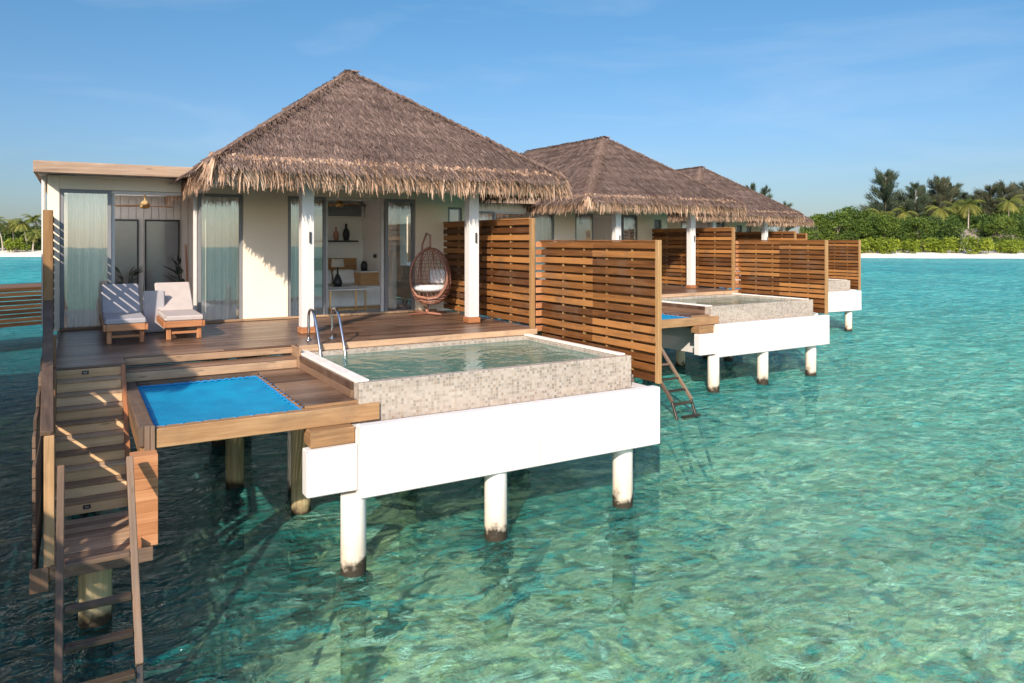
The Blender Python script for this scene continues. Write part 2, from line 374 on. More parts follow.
ORG = (0, 0, 0)
def tag(o, label=None, cat=None, group=None, kind=None):
    for k, v in (('label', label), ('category', cat), ('group', group), ('kind', kind)):
        if v: o[k] = v
    return o
def thing(name, loc, label, cat, group=None):
    global ORG
    o = bpy.data.objects.new(name, None); COL.objects.link(o); o.location = loc; o.empty_display_size = 0.2
    ORG = tuple(loc); return tag(o, label, cat, group)
def part(name, mb, m, parent, label=None, smooth=False, mods=None, kind=None):
    o = bpy.data.objects.new(name, mb.mesh(name, m, ORG, smooth)); COL.objects.link(o); o.parent = parent
    if mods: mods(o)
    return tag(o, label, kind=kind)
def solo(name, mb, m, loc, label, cat, group=None, smooth=False, kind=None):
    global ORG
    ORG = tuple(loc)
    o = bpy.data.objects.new(name, mb.mesh(name, m, loc, smooth)); COL.objects.link(o); o.location = loc
    return tag(o, label, cat, group, kind)
def rounded(o, w=0.03, seg=3):
    b = o.modifiers.new('bevel', 'BEVEL'); b.width = w; b.segments = seg; b.limit_method = 'ANGLE'
def copy_tree(o, parent=None):
    c = o.copy(); COL.objects.link(c)
    if parent is not None: c.parent = parent
    for ch in o.children: copy_tree(ch, c)
    return c
DZ = 2.2                                                     # deck height above the water
def B(mb, x0, x1, y0, y1, z0, z1, c=0.006, **k): mb.box(x0, x1, y0, y1, z0 + DZ, z1 + DZ, c, **k)

VILLA = [None] * 5
PIV = Vector((5, 12, 0))
OFF = {0: ((-10.6, -5.1), 0.0), 2: ((10.92, 5.22), 1.6), 3: ((21.2, 11.15), -3.0), 4: ((30.3, 17.6), -4.0)}
def place(root, i, label, group=None):
    c = copy_tree(root); (dx, dy), rot = OFF[i]
    rel = root.location - PIV; rr = Matrix.Rotation(R(rot), 3, 'Z')
    c.location = PIV + rr @ rel + Vector((dx, dy, 0)); c.rotation_euler = (0, 0, root.rotation_euler[2] + R(rot))
    c['label'] = label
    if group: c['group'] = group
    return c

# ------------------------------------------------------------ sea, sea bed, islands
def mat_water():
    k = N('lagoon_water'); o = k.coord('Object')
    wv = k.noise(k.mapping(o, (1.0, 1.9, 1), (0, 0, 0.5)), 0.55, 4, 0.55, 0.6)
    w2 = k.noise(k.mapping(o, (1.0, 1.7, 1), (0, 0, -0.35)), 2.0, 4, 0.6, 1.1)
    w3 = k.noise(k.mapping(o, (1.0, 1.5, 1), (0, 0, 0.2)), 6.5, 3, 0.55, 0.8)
    h = k.math('ADD', k.math('MULTIPLY', wv, 0.36), k.math('MULTIPLY', w2, 0.24))
    h = k.math('ADD', h, k.math('MULTIPLY', w3, 0.05))
    nm = k.bump(h, 1.0, 1.0)
    fr = k.new('Fresnel'); fr.inputs['IOR'].default_value = 1.33; k.set(fr.inputs['Normal'], nm)
    sep = k.new('SeparateXYZ'); k.set(sep.inputs[0], o)
    big = k.noise(o, 0.045, 4, 0.5, 0.4); mid = k.noise(o, 0.22, 5, 0.6, 0.6)
    # deeper, darker channel on the left (small x), shallow sand to the right
    xs = k.math('ADD', k.math('ADD', sep.outputs[0], k.math('MULTIPLY', sep.outputs[1], -0.10)), k.rng(mid, 0.2, 0.8, -2.2, 2.2))
    deep = k.rng(xs, 1.5, -0.8, 0.0, 1.0, True)
    near = k.rng(sep.outputs[1], 22, 60, 1.0, 0.0, True)
    deep = k.math('MULTIPLY', deep, near)
    body = k.ramp(k.math('ADD', k.math('MULTIPLY', big, 0.6), k.math('MULTIPLY', mid, 0.4)),
                  [(0.3, (0.008, 0.28, 0.33)), (0.5, (0.02, 0.42, 0.43)), (0.7, (0.06, 0.55, 0.51))])
    st = k.noise(k.mapping(o, (0.55, 1.5, 1), (0, 0, -0.35)), 0.8, 5, 0.65, 1.2)
    body = k.mix(k.rng(st, 0.40, 0.62, 0.0, 0.75), body, (0.008, 0.21, 0.25)); body = k.mix(k.rng(st, 0.50, 0.34, 0.0, 0.55), body, (0.20, 0.66, 0.57))
    body = k.mix(k.rng(sep.outputs[1], 26, 6, 0, 0.6), body, (0.075, 0.40, 0.27))
    body = k.mix(deep, body, (0.007, 0.072, 0.085))
    fl = k.noise(k.mapping(o, (1, 1.35, 1), (0, 0, 0.55)), 0.95, 7, 0.68, 2.2)
    fdark = k.math('MULTIPLY', k.rng(fl, 0.505, 0.60, 0.0, 0.62), k.rng(sep.outputs[1], 60, 12, 0.25, 1.0))
    fpale = k.math('MULTIPLY', k.math('MULTIPLY', k.rng(fl, 0.47, 0.37, 0.0, 0.5), k.rng(sep.outputs[1], 60, 12, 0.2, 1.0)), k.math('SUBTRACT', 1.0, deep))
    body = k.mix(fdark, body, (0.006, 0.155, 0.15)); body = k.mix(fpale, body, (0.46, 0.78, 0.56))  # pale and dark flecks painted in, standing in for caustics and wave facets
    lw = k.new('LayerWeight'); lw.inputs['Blend'].default_value = 0.5
    bf = k.rng(lw.outputs['Facing'], 0.56, 0.94, 0.06, 0.80); bf = k.math('ADD', bf, k.rng(w2, 0.52, 0.68, 0.0, 0.22))
    bf = k.math('ADD', bf, k.math('MULTIPLY', deep, 0.22)); bf = k.math('MAXIMUM', k.math('MAXIMUM', bf, fdark), k.math('MULTIPLY', fpale, 0.9)); bf = k.math('MINIMUM', bf, 0.92)
    df = k.new('BsdfDiffuse'); k.set(df.inputs['Color'], body); k.set(df.inputs['Normal'], k.bump(h, 1.0, 1.0))
    tint = (0.76, 1.0, 0.86)
    tr = k.new('BsdfTransparent'); k.set(tr.inputs['Color'], tint)
    rf = k.new('BsdfRefraction'); k.set(rf.inputs['Color'], tint); rf.inputs['IOR'].default_value = 1.33; rf.inputs['Roughness'].default_value = 0.0
    k.set(rf.inputs['Normal'], k.bump(k.math('ADD', k.math('MULTIPLY', wv, 0.36), k.math('MULTIPLY', w2, 0.16)), 1.0, 1.0))
    # caustics imitated by a noise mask: straight light passes in veins, bends elsewhere
    vn = k.noise(k.mapping(o, (1.0, 1.25, 1), (0, 0, 0.3)), 1.15, 3, 0.5, 1.6)
    ridge = k.math('ABSOLUTE', k.math('SUBTRACT', vn, 0.5))
    msk = k.rng(ridge, 0.02, 0.13, 0.06, 0.80, True)
    under = k.mixs(msk, tr.outputs[0], rf.outputs[0])
    g = k.new('BsdfGlossy'); g.inputs['Roughness'].default_value = 0.06; k.set(g.inputs['Normal'], nm); k.set(g.inputs['Color'], (0.95, 0.97, 1.0))
    return k.done(k.mixs(k.math('MULTIPLY', fr.outputs[0], 0.46), k.mixs(bf, under, df.outputs[0]), g.outputs[0]))
def mat_seabed():
    k = N('reef_seabed'); o = k.coord('Object')
    wp = k.noise(o, 1.3, 4, 0.6, 0.5, 'Color'); o2 = k.new('VectorMath', operation='MULTIPLY_ADD'); k.set(o2.inputs[0], wp)
    o2.inputs[1].default_value = (0.9, 0.9, 0); k.set(o2.inputs[2], o); ov = o2.outputs[0]
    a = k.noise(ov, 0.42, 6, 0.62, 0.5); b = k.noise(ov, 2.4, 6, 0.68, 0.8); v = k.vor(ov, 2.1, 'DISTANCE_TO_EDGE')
    f = k.math('ADD', k.math('MULTIPLY', a, 0.6), k.math('MULTIPLY', b, 0.45))
    c = k.ramp(f, [(0.30, (0.08, 0.11, 0.045)), (0.41, (0.30, 0.36, 0.18)), (0.50, (0.70, 0.72, 0.47)), (0.60, (0.96, 0.94, 0.78))])
    c = k.mix(k.rng(v, 0.0, 0.16, 0.75, 0.0), c, (0.93, 0.91, 0.78))  # pale veins painted on the bed in place of caustic light
    hol = k.noise(ov, 1.05, 5, 0.7, 1.5); c = k.mix(k.rng(hol, 0.58, 0.66, 0.0, 0.8), c, (0.06, 0.115, 0.05))
    sep = k.new('SeparateXYZ'); k.set(sep.inputs[0], o)
    xs = k.math('ADD', k.math('ADD', sep.outputs[0], k.math('MULTIPLY', sep.outputs[1], -0.10)), k.rng(a, 0.2, 0.8, -1.8, 1.8))
    c = k.mix(k.rng(xs, 1.4, -0.8, 0.0, 0.82, True), c, (0.055, 0.10, 0.062))
    return k.done(k.bsdf(c, 0.9, k.bump(b, 0.6, 0.15), spec=0.1))
def sheet(x0, x1, y0, y1, z, nx=1, ny=1, hf=None):
    mb = MB()
    for i in range(nx):
        for j in range(ny):
            xs = [x0 + (x1 - x0) * (i + a) / nx for a in (0, 1)]; ys = [y0 + (y1 - y0) * (j + a) / ny for a in (0, 1)]
            q = [(xs[0], ys[0]), (xs[1], ys[0]), (xs[1], ys[1]), (xs[0], ys[1])]
            mb.face([(x, y, z + (hf(x, y) if hf else 0)) for x, y in q])
    return mb
def solo_struct(name, mb, m, smooth=False):
    o = bpy.data.objects.new(name, mb.mesh(name, m, (0, 0, 0), smooth)); COL.objects.link(o); o['kind'] = 'structure'; return o
solo_struct('sea_water', sheet(-2500, 2500, -400, 4000, 0.0), mat_water())
bedh = lambda x, y: 0.22 * math.sin(x * 0.55 + 1.3 * math.sin(y * 0.4)) + 0.16 * math.sin(y * 0.8 + x * 0.3) - 0.9 * max(0.0, min(1.0, (2.5 - x + 0.1 * y) / 4)) * max(0, min(1, (60 - y) / 30))
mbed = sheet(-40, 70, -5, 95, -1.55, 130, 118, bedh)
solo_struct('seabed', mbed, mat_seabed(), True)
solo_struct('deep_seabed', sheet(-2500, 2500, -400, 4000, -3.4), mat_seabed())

def view_pt(px, depth):
    """ground point seen at column px of the photograph, depth metres ahead (only used to read positions off the map)"""
    a = R(-30.6); f = (math.sin(-a), math.cos(-a)); r = (math.cos(-a), -math.sin(-a)); u = (px - 512) / 738.0
    return (depth * (f[0] + r[0] * u), depth * (f[1] + r[1] * u))
def mat_sand():
    k = N('beach_sand'); o = k.coord('Object'); n = k.noise(o, 0.12, 6, 0.6); n2 = k.noise(o, 1.5, 4)
    c = k.ramp(k.math('ADD', k.math('MULTIPLY', n, 0.7), k.math('MULTIPLY', n2, 0.3)), [(0.3, (0.62, 0.53, 0.43)), (0.6, (0.76, 0.69, 0.60))])
    return k.done(k.bsdf(c, 0.9, k.bump(n2, 0.4, 0.1), spec=0.1))
M['sand'] = mat_sand()
def island(name, p0, p1, dfun):
    mb = MB(); n = 40; prof = [(-4, -0.7), (0, 0.02), (3, 0.35), (9, 1.0), (16, 1.35), (60, 1.6), (160, 1.5), (190, -0.5)]
    def pt(i, k):
        px = p0 + (p1 - p0) * i / n; d = dfun(px) + prof[k][0] + (1.1 * math.sin(i * 0.9) + 0.7 * math.sin(i * 2.3)) * (1 if k < 5 else 0)
        x, y = view_pt(px, d); return (x, y, prof[k][1])
    for i in range(n):
        for k in range(len(prof) - 1): mb.face([pt(i, k), pt(i + 1, k), pt(i + 1, k + 1), pt(i, k + 1)])
    return solo_struct(name, mb, M['sand'], True)
island('beach_ground', 660, 1500, lambda p: 158 - (p - 850) * 0.045)
island('far_beach_ground', -420, 110, lambda p: 168 + (40 - p) * 0.05)

# ------------------------------------------------------------ the villa (built once, copied for its neighbours)
EX0, EX1, EY0, EY1, RZ0, RZ1 = 1.86, 8.26, 12.12, 23.6, 2.86, 5.17      # eave rectangle, slope from z0 to ridge z1
HALF = (EX1 - EX0) / 2; CX = (EX0 + EX1) / 2; RY0, RY1 = EY0 + HALF, EY1 - HALF
def roof_planes(inset=0.0, drop=0.0):
    a = (EX0 + inset, EY0 + inset, RZ0 + drop); b = (EX1 - inset, EY0 + inset, RZ0 + drop)
    c = (EX1 - inset, EY1 - inset, RZ0 + drop); d = (EX0 + inset, EY1 - inset, RZ0 + drop)
    p, q = (CX, RY0, RZ1 + drop), (CX, RY1, RZ1 + drop)
    return [(a, b, p, p), (b, c, q, p), (c, d, q, q), (d, a, p, q)]
def blade(mb, p, down, side, nrm, L, w, lift, t):
    tip = p + down * L + nrm * lift
    mb.face([tuple(p + side * w * 0.5), tuple(p - side * w * 0.5), tuple(tip - side * w * 0.22), tuple(tip + side * w * 0.22)], [(0, 0)] * 4, t)
def thatch():
    rnd = random.Random(5)
    slab = MB(); blades = MB(); fr = MB(); cap = MB()
    Zv = Vector((0, 0, DZ))
    for fi, (A, Bp, Cp, D) in enumerate(roof_planes()):
        A, Bp, Cp, D = [Vector(v) + Zv for v in (A, Bp, Cp, D)]
        e = (Bp - A).normalized(); up = ((D - A) - e * (D - A).dot(e)); SL = up.length; up.normalize(); n = e.cross(up).normalized()
        LN = (Bp - A).length
        slab.face([tuple(v) for v in ((A, Bp, Cp, D) if (Cp - D).length > .01 else (A, Bp, Cp))], None, 0.35)
        slab.face([tuple(v - Vector((0, 0, .22))) for v in ((D, Cp, Bp, A) if (Cp - D).length > .01 else (Cp, Bp, A))], None, 0.1)
        inL = (D - A).dot(e); inR = (Bp - Cp).dot(e)
        row = 0.10; rows = int(SL / row); dens = 74 if fi in (0, 1, 3) else 14
        for j in range(-2, rows + 1):
            h = j * row; u = max(0, h) / SL; x0 = inL * u; x1 = LN - inR * u
            crs = 0.05 * math.sin(j * 1.7)
            for _ in range(int((x1 - x0) * dens)):
                x = rnd.uniform(x0, x1); hh = h + rnd.gauss(0, 0.014)
                p = A + e * x + up * hh + n * (0.010 + rnd.random() * 0.014)
                dn = (-up + e * rnd.gauss(0, 0.16)).normalized()
                sd = (e + n * rnd.gauss(0, 0.35)).normalized()
                t = min(1, max(0, rnd.gauss(0.43 + crs - (0.24 if j % 4 == 0 else 0), 0.19)))
                blade(blades, p, dn, sd, n, rnd.uniform(0.12, 0.26), rnd.uniform(0.007, 0.020), rnd.uniform(-0.004, 0.03), t)
        # hanging fringe: layers from the slope's foot, bending steeply down
        out = Vector((n.x, n.y, 0)).normalized()
        for lay in range(7):
            for _ in range(int(LN * 66)):
                x = rnd.uniform(-0.06, LN + 0.06); f = lay / 6
                start = A + e * x + up * (0.10 - 0.16 * f + rnd.gauss(0, .03)) + n * (0.012 + rnd.random() * 0.035) - Vector((0, 0, 0.04 * f))
                cs = 0.0
                if x < 0.5: cs = -(0.5 - x) * 0.5
                if x > LN - 0.5: cs = (x - LN + 0.5) * 0.7
                L = rnd.uniform(0.20, 0.41) * (0.85 + 0.3 * rnd.random())
                d1 = (out * (0.40 - 0.25 * f) + Vector((0, 0, -1)) * (0.75 + 0.25 * f) + e * (rnd.gauss(0, 0.27) + cs)).normalized()
                sd = (e + out * rnd.gauss(0, 0.5)).normalized()
                w = rnd.uniform(0.014, 0.040); t = min(1, max(0, rnd.gauss(0.34 + 0.26 * min(1, f * 2.2), 0.22)))
                mid = start + d1 * L * 0.55
                d2 = (d1 + Vector((0, 0, -0.5)) + e * rnd.gauss(0, .12)).normalized(); tip = mid + d2 * L * 0.6
                fr.face([tuple(start + sd * w * .4), tuple(start - sd * w * .4), tuple(mid - sd * w * .5), tuple(mid + sd * w * .5)], [(0, 0)] * 4, t)
                fr.face([tuple(mid + sd * w * .5), tuple(mid - sd * w * .5), tuple(tip - sd * w * .1), tuple(tip + sd * w * .1)], [(0, 0)] * 4, t)
    # bundles capping hips and ridge
    pts = roof_planes()
    lines = [(pts[0][0], pts[0][2]), (pts[0][1], pts[0][2]), (pts[2][0], pts[2][2]), (pts[2][1], pts[2][2]), (pts[1][3], pts[1][2])]
    for a, b in lines:
        a = Vector(a) + Zv; b = Vector(b) + Zv; d = (b - a); L = d.length; d.normalize()
        sd = d.cross(Vector((0, 0, 1))).normalized(); nn = sd.cross(d).normalized()
        k = 0.0
        while k < L:
            bulge = rnd.uniform(0.8, 1.2)
            for _ in range(44):
                s = rnd.choice((-1, 1)); q = a + d * (k + rnd.uniform(-.02, .05)) + nn * 0.05 * bulge + sd * s * rnd.uniform(0, 0.03)
                dn = (sd * s * rnd.uniform(.2, .9) - nn * rnd.uniform(0.12, 0.4) - d * rnd.uniform(.5, 1.1)).normalized()
                blade(cap, q, dn, (d.cross(dn)).normalized() if d.cross(dn).length > .1 else sd, nn, rnd.uniform(.14, .24), rnd.uniform(.015, .035), 0.0, min(1, max(0, rnd.gauss(.5, .17))))
            k += 0.17
    return slab, blades, fr, cap

def wall_panel(mb, x0, x1, y, z0, z1, th=0.2): B(mb, x0, x1, y, y + th, z0, z1, 0.004, ruv=False)
WY = 15.2
def build_villa():
    v = thing('overwater_villa', (CX, 17.5, DZ), 'nearest overwater villa, white with a big brown hipped thatch roof and a flat left wing', 'villa', 'thatched villas over the lagoon')
    w = MB()
    wall_panel(w, -0.42, -0.24, WY, 0, 2.74)                                  # left jamb of the wing
    wall_panel(w, -0.24, 2.84, WY + 0.003, 2.50, 2.74, 0.194)                 # over the wing's doors
    wall_panel(w, 2.84, 3.71, WY, 0, 2.9)
    wall_panel(w, 3.71, 6.50, WY + 0.003, 2.50, 2.9, 0.194)
    wall_panel(w, 6.50, 7.30, WY, 0, 2.9)
    wall_panel(w, 7.30, 7.66, WY, 0, 1.45); wall_panel(w, 7.30, 7.66, WY, 2.35, 2.9)
    wall_panel(w, 7.66, 7.95, WY, 0, 2.9)
    B(w, -0.42, -0.22, WY + .2, 16.0, 0, 2.74, 0.004, ruv=False); B(w, -0.42, -0.22, 19.9, 21.4, 0, 2.74, 0.004, ruv=False); B(w, -0.418, -0.222, 16.0, 19.9, 0, 0.8, 0.004, ruv=False); B(w, -0.418, -0.222, 16.0, 19.9, 2.5, 2.74, 0.004, ruv=False)              # left side wall, with an unseen opening added to let daylight in
    B(w, 7.75, 7.95, WY + .2, 16.6, 0, 2.9, 0.004, ruv=False); B(w, 7.75, 7.95, 19.2, 22.6, 0, 2.9, 0.004, ruv=False)
    B(w, 7.752, 7.948, 16.6, 19.2, 0, 0.9, 0.004, ruv=False); B(w, 7.752, 7.948, 16.6, 19.2, 2.3, 2.9, 0.004, ruv=False)  # unseen opening left in the right wall to let daylight in
    B(w, -0.22, 2.6, 21.2, 21.4, 0, 2.74, 0.004, ruv=False); B(w, 2.6, 7.75, 22.4, 22.6, 0, 2.9, 0.004, ruv=False)
    part('wall', w, M['cream'], v)
    # floor and ceilings inside
    f = MB(); B(f, -0.22, 7.75, WY + .02, 21.2, -0.14, -0.012, 0, ruv=True); part('floor', f, M['room_floor'], v)
    c = MB(); B(c, -0.20, 2.84, WY + .2, 15.6, 2.56, 2.6, 0); B(c, -0.20, 2.84, 17.8, 21.2, 2.56, 2.6, 0); B(c, -0.2, 0, 15.6, 17.8, 2.562, 2.598, 0); B(c, 2.3, 2.84, 15.6, 17.8, 2.562, 2.598, 0); B(c, 2.84, 7.74, WY + .2, 21.2, 2.72, 2.76, 0); part('ceiling', c, M['room_wall'], v)
    i = MB()
    B(i, 2.84, 2.96, WY + .2, 15.45, 0, 2.72, 0); part('partition', i, M['room_wall'], v); i = MB(); B(i, 2.96, 6.35, 18.28, 18.4, 0, 2.72, 0); B(i, 6.35, 6.45, WY + 1.0, 18.4, 0, 2.72, 0)
    part('partition', i, M['room_wall'], v)
    p = MB()
    for k in range(20):
        x = -0.2 + k * 0.15
        if x + .145 > 2.84: break
        B(p, x, x + 0.143, 18.1, 18.16, 0, 2.56, 0.008)
    part('panelled_wall', p, M['panel'], v)
    d = MB(); B(d, 6.318, 6.348, 16.75, 17.6, 0, 2.05, .004, ruv=False)
    dr = part('door', d, M['room_wall'], v); kn = MB(); kn.lathe(6.29, 17.2, [(0, 1.16 + DZ), (.045, 1.17 + DZ), (.05, 1.21 + DZ), (.045, 1.25 + DZ), (0, 1.26 + DZ)], 12); part('door_handle', kn, M['black'], dr)
    for x0, x1 in ((0.70, 1.16), (1.34, 1.98)):
        m = MB(); B(m, x0, x1, 18.06, 18.097, 0.0, 2.02, 0.004, ruv=False); q = part('mirror', m, M['mirror'], v)
        fr = MB()
        for a, b_, z0, z1 in ((x0 - .03, x0, 0, 2.05), (x1, x1 + .03, 0, 2.05), (x0, x1, 2.02, 2.05)): B(fr, a, b_, 18.04, 18.098, z0, z1, .003)
        part('frame', fr, M['black'], q)
    sh = MB(); B(sh, 4.7, 6.16, 18.04, 18.278, 1.55, 1.59, .004); part('shelf', sh, M['black'], v)
    ac = MB(); B(ac, 4.6, 6.42 - .09, 18.1, 18.278, 2.16, 2.5, 0.01, ruv=False); a = part('air_conditioner', ac, M['room_wall'], v)
    gr = MB()
    for k in range(9): B(gr, 4.68, 6.25, 18.07, 18.098, 2.20 + k * .03, 2.222 + k * .03, 0)
    part('grille', gr, M['ac'], a)
    # windows and sliding doors
    def window(x0, x1, z0, z1, y, fw=0.06, name='window', sill=True, mullions=()):
        fr = MB()
        B(fr, x0, x0 + fw, y - .02, y + .06, z0, z1, .004); B(fr, x1 - fw, x1, y - .02, y + .06, z0, z1, .004)
        B(fr, x0 + fw, x1 - fw, y - .02, y + .06, z1 - fw, z1, .004); B(fr, x0 + fw, x1 - fw, y - .02, y + .06, z0, z0 + fw * .8, .004)
        for mx in mullions: B(fr, mx - .025, mx + .025, y - .02, y + .06, z0 + fw * .8, z1 - fw, .004)
        o = part(name, fr, M['frame'], v)
        g = MB(); B(g, x0 + fw, x1 - fw, y + .015, y + .025, z0 + fw * .8, z1 - fw, 0, ruv=False); part('glass', g, M['glass'], o)
        return o
    window(-0.235, 0.56, 0.0, 2.497, WY + 0.04, .06, 'sliding_door')
    window(2.02, 2.835, 0.0, 2.497, WY + 0.04, .06, 'sliding_door')
    window(3.715, 4.50, 0.0, 2.497, WY + 0.04, .06, 'sliding_door')
    window(5.80, 6.495, 0.0, 2.497, WY + 0.04, .07, 'sliding_door')
    window(7.30, 7.66, 1.45, 2.35, WY + 0.04, .05, 'window')
    j = MB()
    for x, x2 in ((0.56, 1.95), (4.50, 5.74)):
        j = MB(); B(j, x, x + .06, WY + .10, WY + .17, 0, 2.438, .004); B(j, x2, x2 + .06, WY + .10, WY + .17, 0, 2.438, .004); B(j, x, x2 + .06, WY + .05, WY + .17, 2.44, 2.497, .004)
        part('door_jamb', j, M['frame_pale'], v)
    th = MB(); B(th, -0.24, 2.84, WY - .05, WY - .002, 0.004, 0.05, .006); B(th, 2.84, 7.0, WY - .05, WY - .002, 0.004, 0.05, .006); part('threshold', th, M['step'], v)
    for x0, x1 in ((-0.12, 0.50), (2.08, 2.76), (3.80, 4.10)):
        cu = MB(); n = 90; zt, zb = 2.46 + DZ, 0.03 + DZ; rr = random.Random(int(x0 * 100) + 50); ph = rr.random() * 6
        def cy_(x): return WY + .30 + 0.035 * math.sin(x * 48 + ph + 1.2 * math.sin(x * 9)) + 0.012 * math.sin(x * 130)
        for k in range(n):
            a, b_ = x0 + (x1 - x0) * k / n, x0 + (x1 - x0) * (k + 1) / n
            cu.face([(a, cy_(a) , zb), (b_, cy_(b_), zb), (b_, cy_(b_), zt), (a, cy_(a), zt)])
        part('curtain', cu, M['curtain'], v, smooth=True)
    # side window on the right, seen past the neighbour's screen
    # flat roof of the wing
    fl = MB(); B(fl, -0.57, 2.6, 14.62, 15.6, 2.76, 2.90, .004, ruv=False); B(fl, -0.57, 2.6, 17.8, 21.8, 2.76, 2.90, .004, ruv=False); B(fl, -0.57, 0, 15.6, 17.8, 2.762, 2.898, .004, ruv=False); B(fl, 2.3, 2.6, 15.6, 17.8, 2.762, 2.898, .004, ruv=False); r = part('flat_roof', fl, M['soffit'], v); kl = MB(); B(kl, 0, 2.3, 15.6, 17.8, 2.80, 2.815, 0); part('added_skylight', kl, M['opal'], r); kl = MB(); B(kl, -.33, -.315, 16.0, 19.9, .8, 2.5, 0); part('added_side_window', kl, M['opal'], v)  # both opal panels are unseen additions that brighten the rooms
    fa = MB(); B(fa, -0.605, 2.2, 14.56, 14.615, 2.73, 2.925, .008); B(fa, -0.605, -0.573, 14.62, 21.8, 2.73, 2.925, .008); part('fascia', fa, M['fascia'], r)
    # bathroom clerestory on the left wing (side facing the neighbours)
    dp = MB(); dp.tube([(-0.48, WY + .05, 2.72 + DZ), (-0.48, WY + .05, .1 + DZ)], .03, 8); part('drainpipe', dp, M['white'], v)
    # porch posts
    for x in (3.42, 6.62):
        po = MB(); B(po, x - .105, x + .105, 12.62, 12.83, 0.11, 2.9, .008, ruv=False); q = part('post', po, M['white'], v)
        sk = MB(); B(sk, x - .125, x + .125, 12.60, 12.85, 0.004, 0.11, .008); part('skirting', sk, M['teak'], q)
        sc = MB(); sc.tube([(x + .03, 12.60, 1.55 + DZ), (x + .03, 12.60, 1.74 + DZ)], .018, 10); part('sconce', sc, M['black'], q)
    be = MB(); B(be, 1.9, 8.1, 12.66, 12.80, 2.5, 2.7, .006); B(be, 1.9, 2.04, 12.8, 15.15, 2.5, 2.7, .006); part('eave_beam', be, M['soffit'], v)
    # soffit boarding under the thatch
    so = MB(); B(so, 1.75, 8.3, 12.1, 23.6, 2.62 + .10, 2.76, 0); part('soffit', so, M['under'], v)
    slab, bl, fr, cap = thatch()
    ro = part('thatch_roof', slab, M['thatch'], v)
    part('thatch_courses', bl, M['thatch'], ro); part('eave_fringe', fr, M['fringe'], ro); part('ridge_cap', cap, M['thatch'], ro)
    fm = MB(); B(fm, -0.3, 7.9, WY + .03, 22.5, -0.42, -0.15, 0.01, ruv=False); part('floor_slab', fm, M['white'], v)
    for x in (0.2, 3.0, 5.2, 7.4):
        for y in (15.9, 18.6, 21.4):
            pl = MB(); pl.tube([(x, y, -2.0), (x, y, DZ - .42)], .145, 14); part('pile', pl, M['pile'], v, smooth=False)
    return v

def pile_part(x, y, ztop, parent, r=.145, mat='pile', weed=True):
    pl = MB(); pl.tube([(x, y, -2.2), (x, y, -0.6), (x, y, .4), (x, y, ztop + DZ)], r, 24)
    p = part('pile', pl, M[mat], parent, smooth=True, mods=lambda o: sharp(o))
    if weed:
        rr = random.Random(int(x * 91 + y * 17)); wm = MB()
        for k in range(26):                                     # a collar of weed and shells, mostly below the water
            a = rr.random() * 6.28; z = rr.uniform(-0.70, -0.07); q = rr.uniform(.05, .11); d = r + rr.uniform(-.02, .03)
            c = Vector((x + d * math.cos(a), y + d * math.sin(a), z)); n = 6
            for i in range(3):
                for j in range(n):
                    def sp(ii, jj):
                        th = math.pi * ii / 3; ph = 2 * math.pi * jj / n; s = q * (1 + .35 * math.sin(ii * 5 + jj * 3 + k))
                        return tuple(c + Vector((math.sin(th) * math.cos(ph), math.sin(th) * math.sin(ph), math.cos(th) * .8)) * (q if ii in (0, 3) else s if jj % n else q))
                    wm.face([sp(i + 1, j), sp(i + 1, (j + 1) % n), sp(i, (j + 1) % n), sp(i, j)])
        part('weed_collar', wm, M['weed'], p)
    return p
def sharp(o):
    try: o.data.set_sharp_from_angle(angle=R(40))
    except Exception: pass

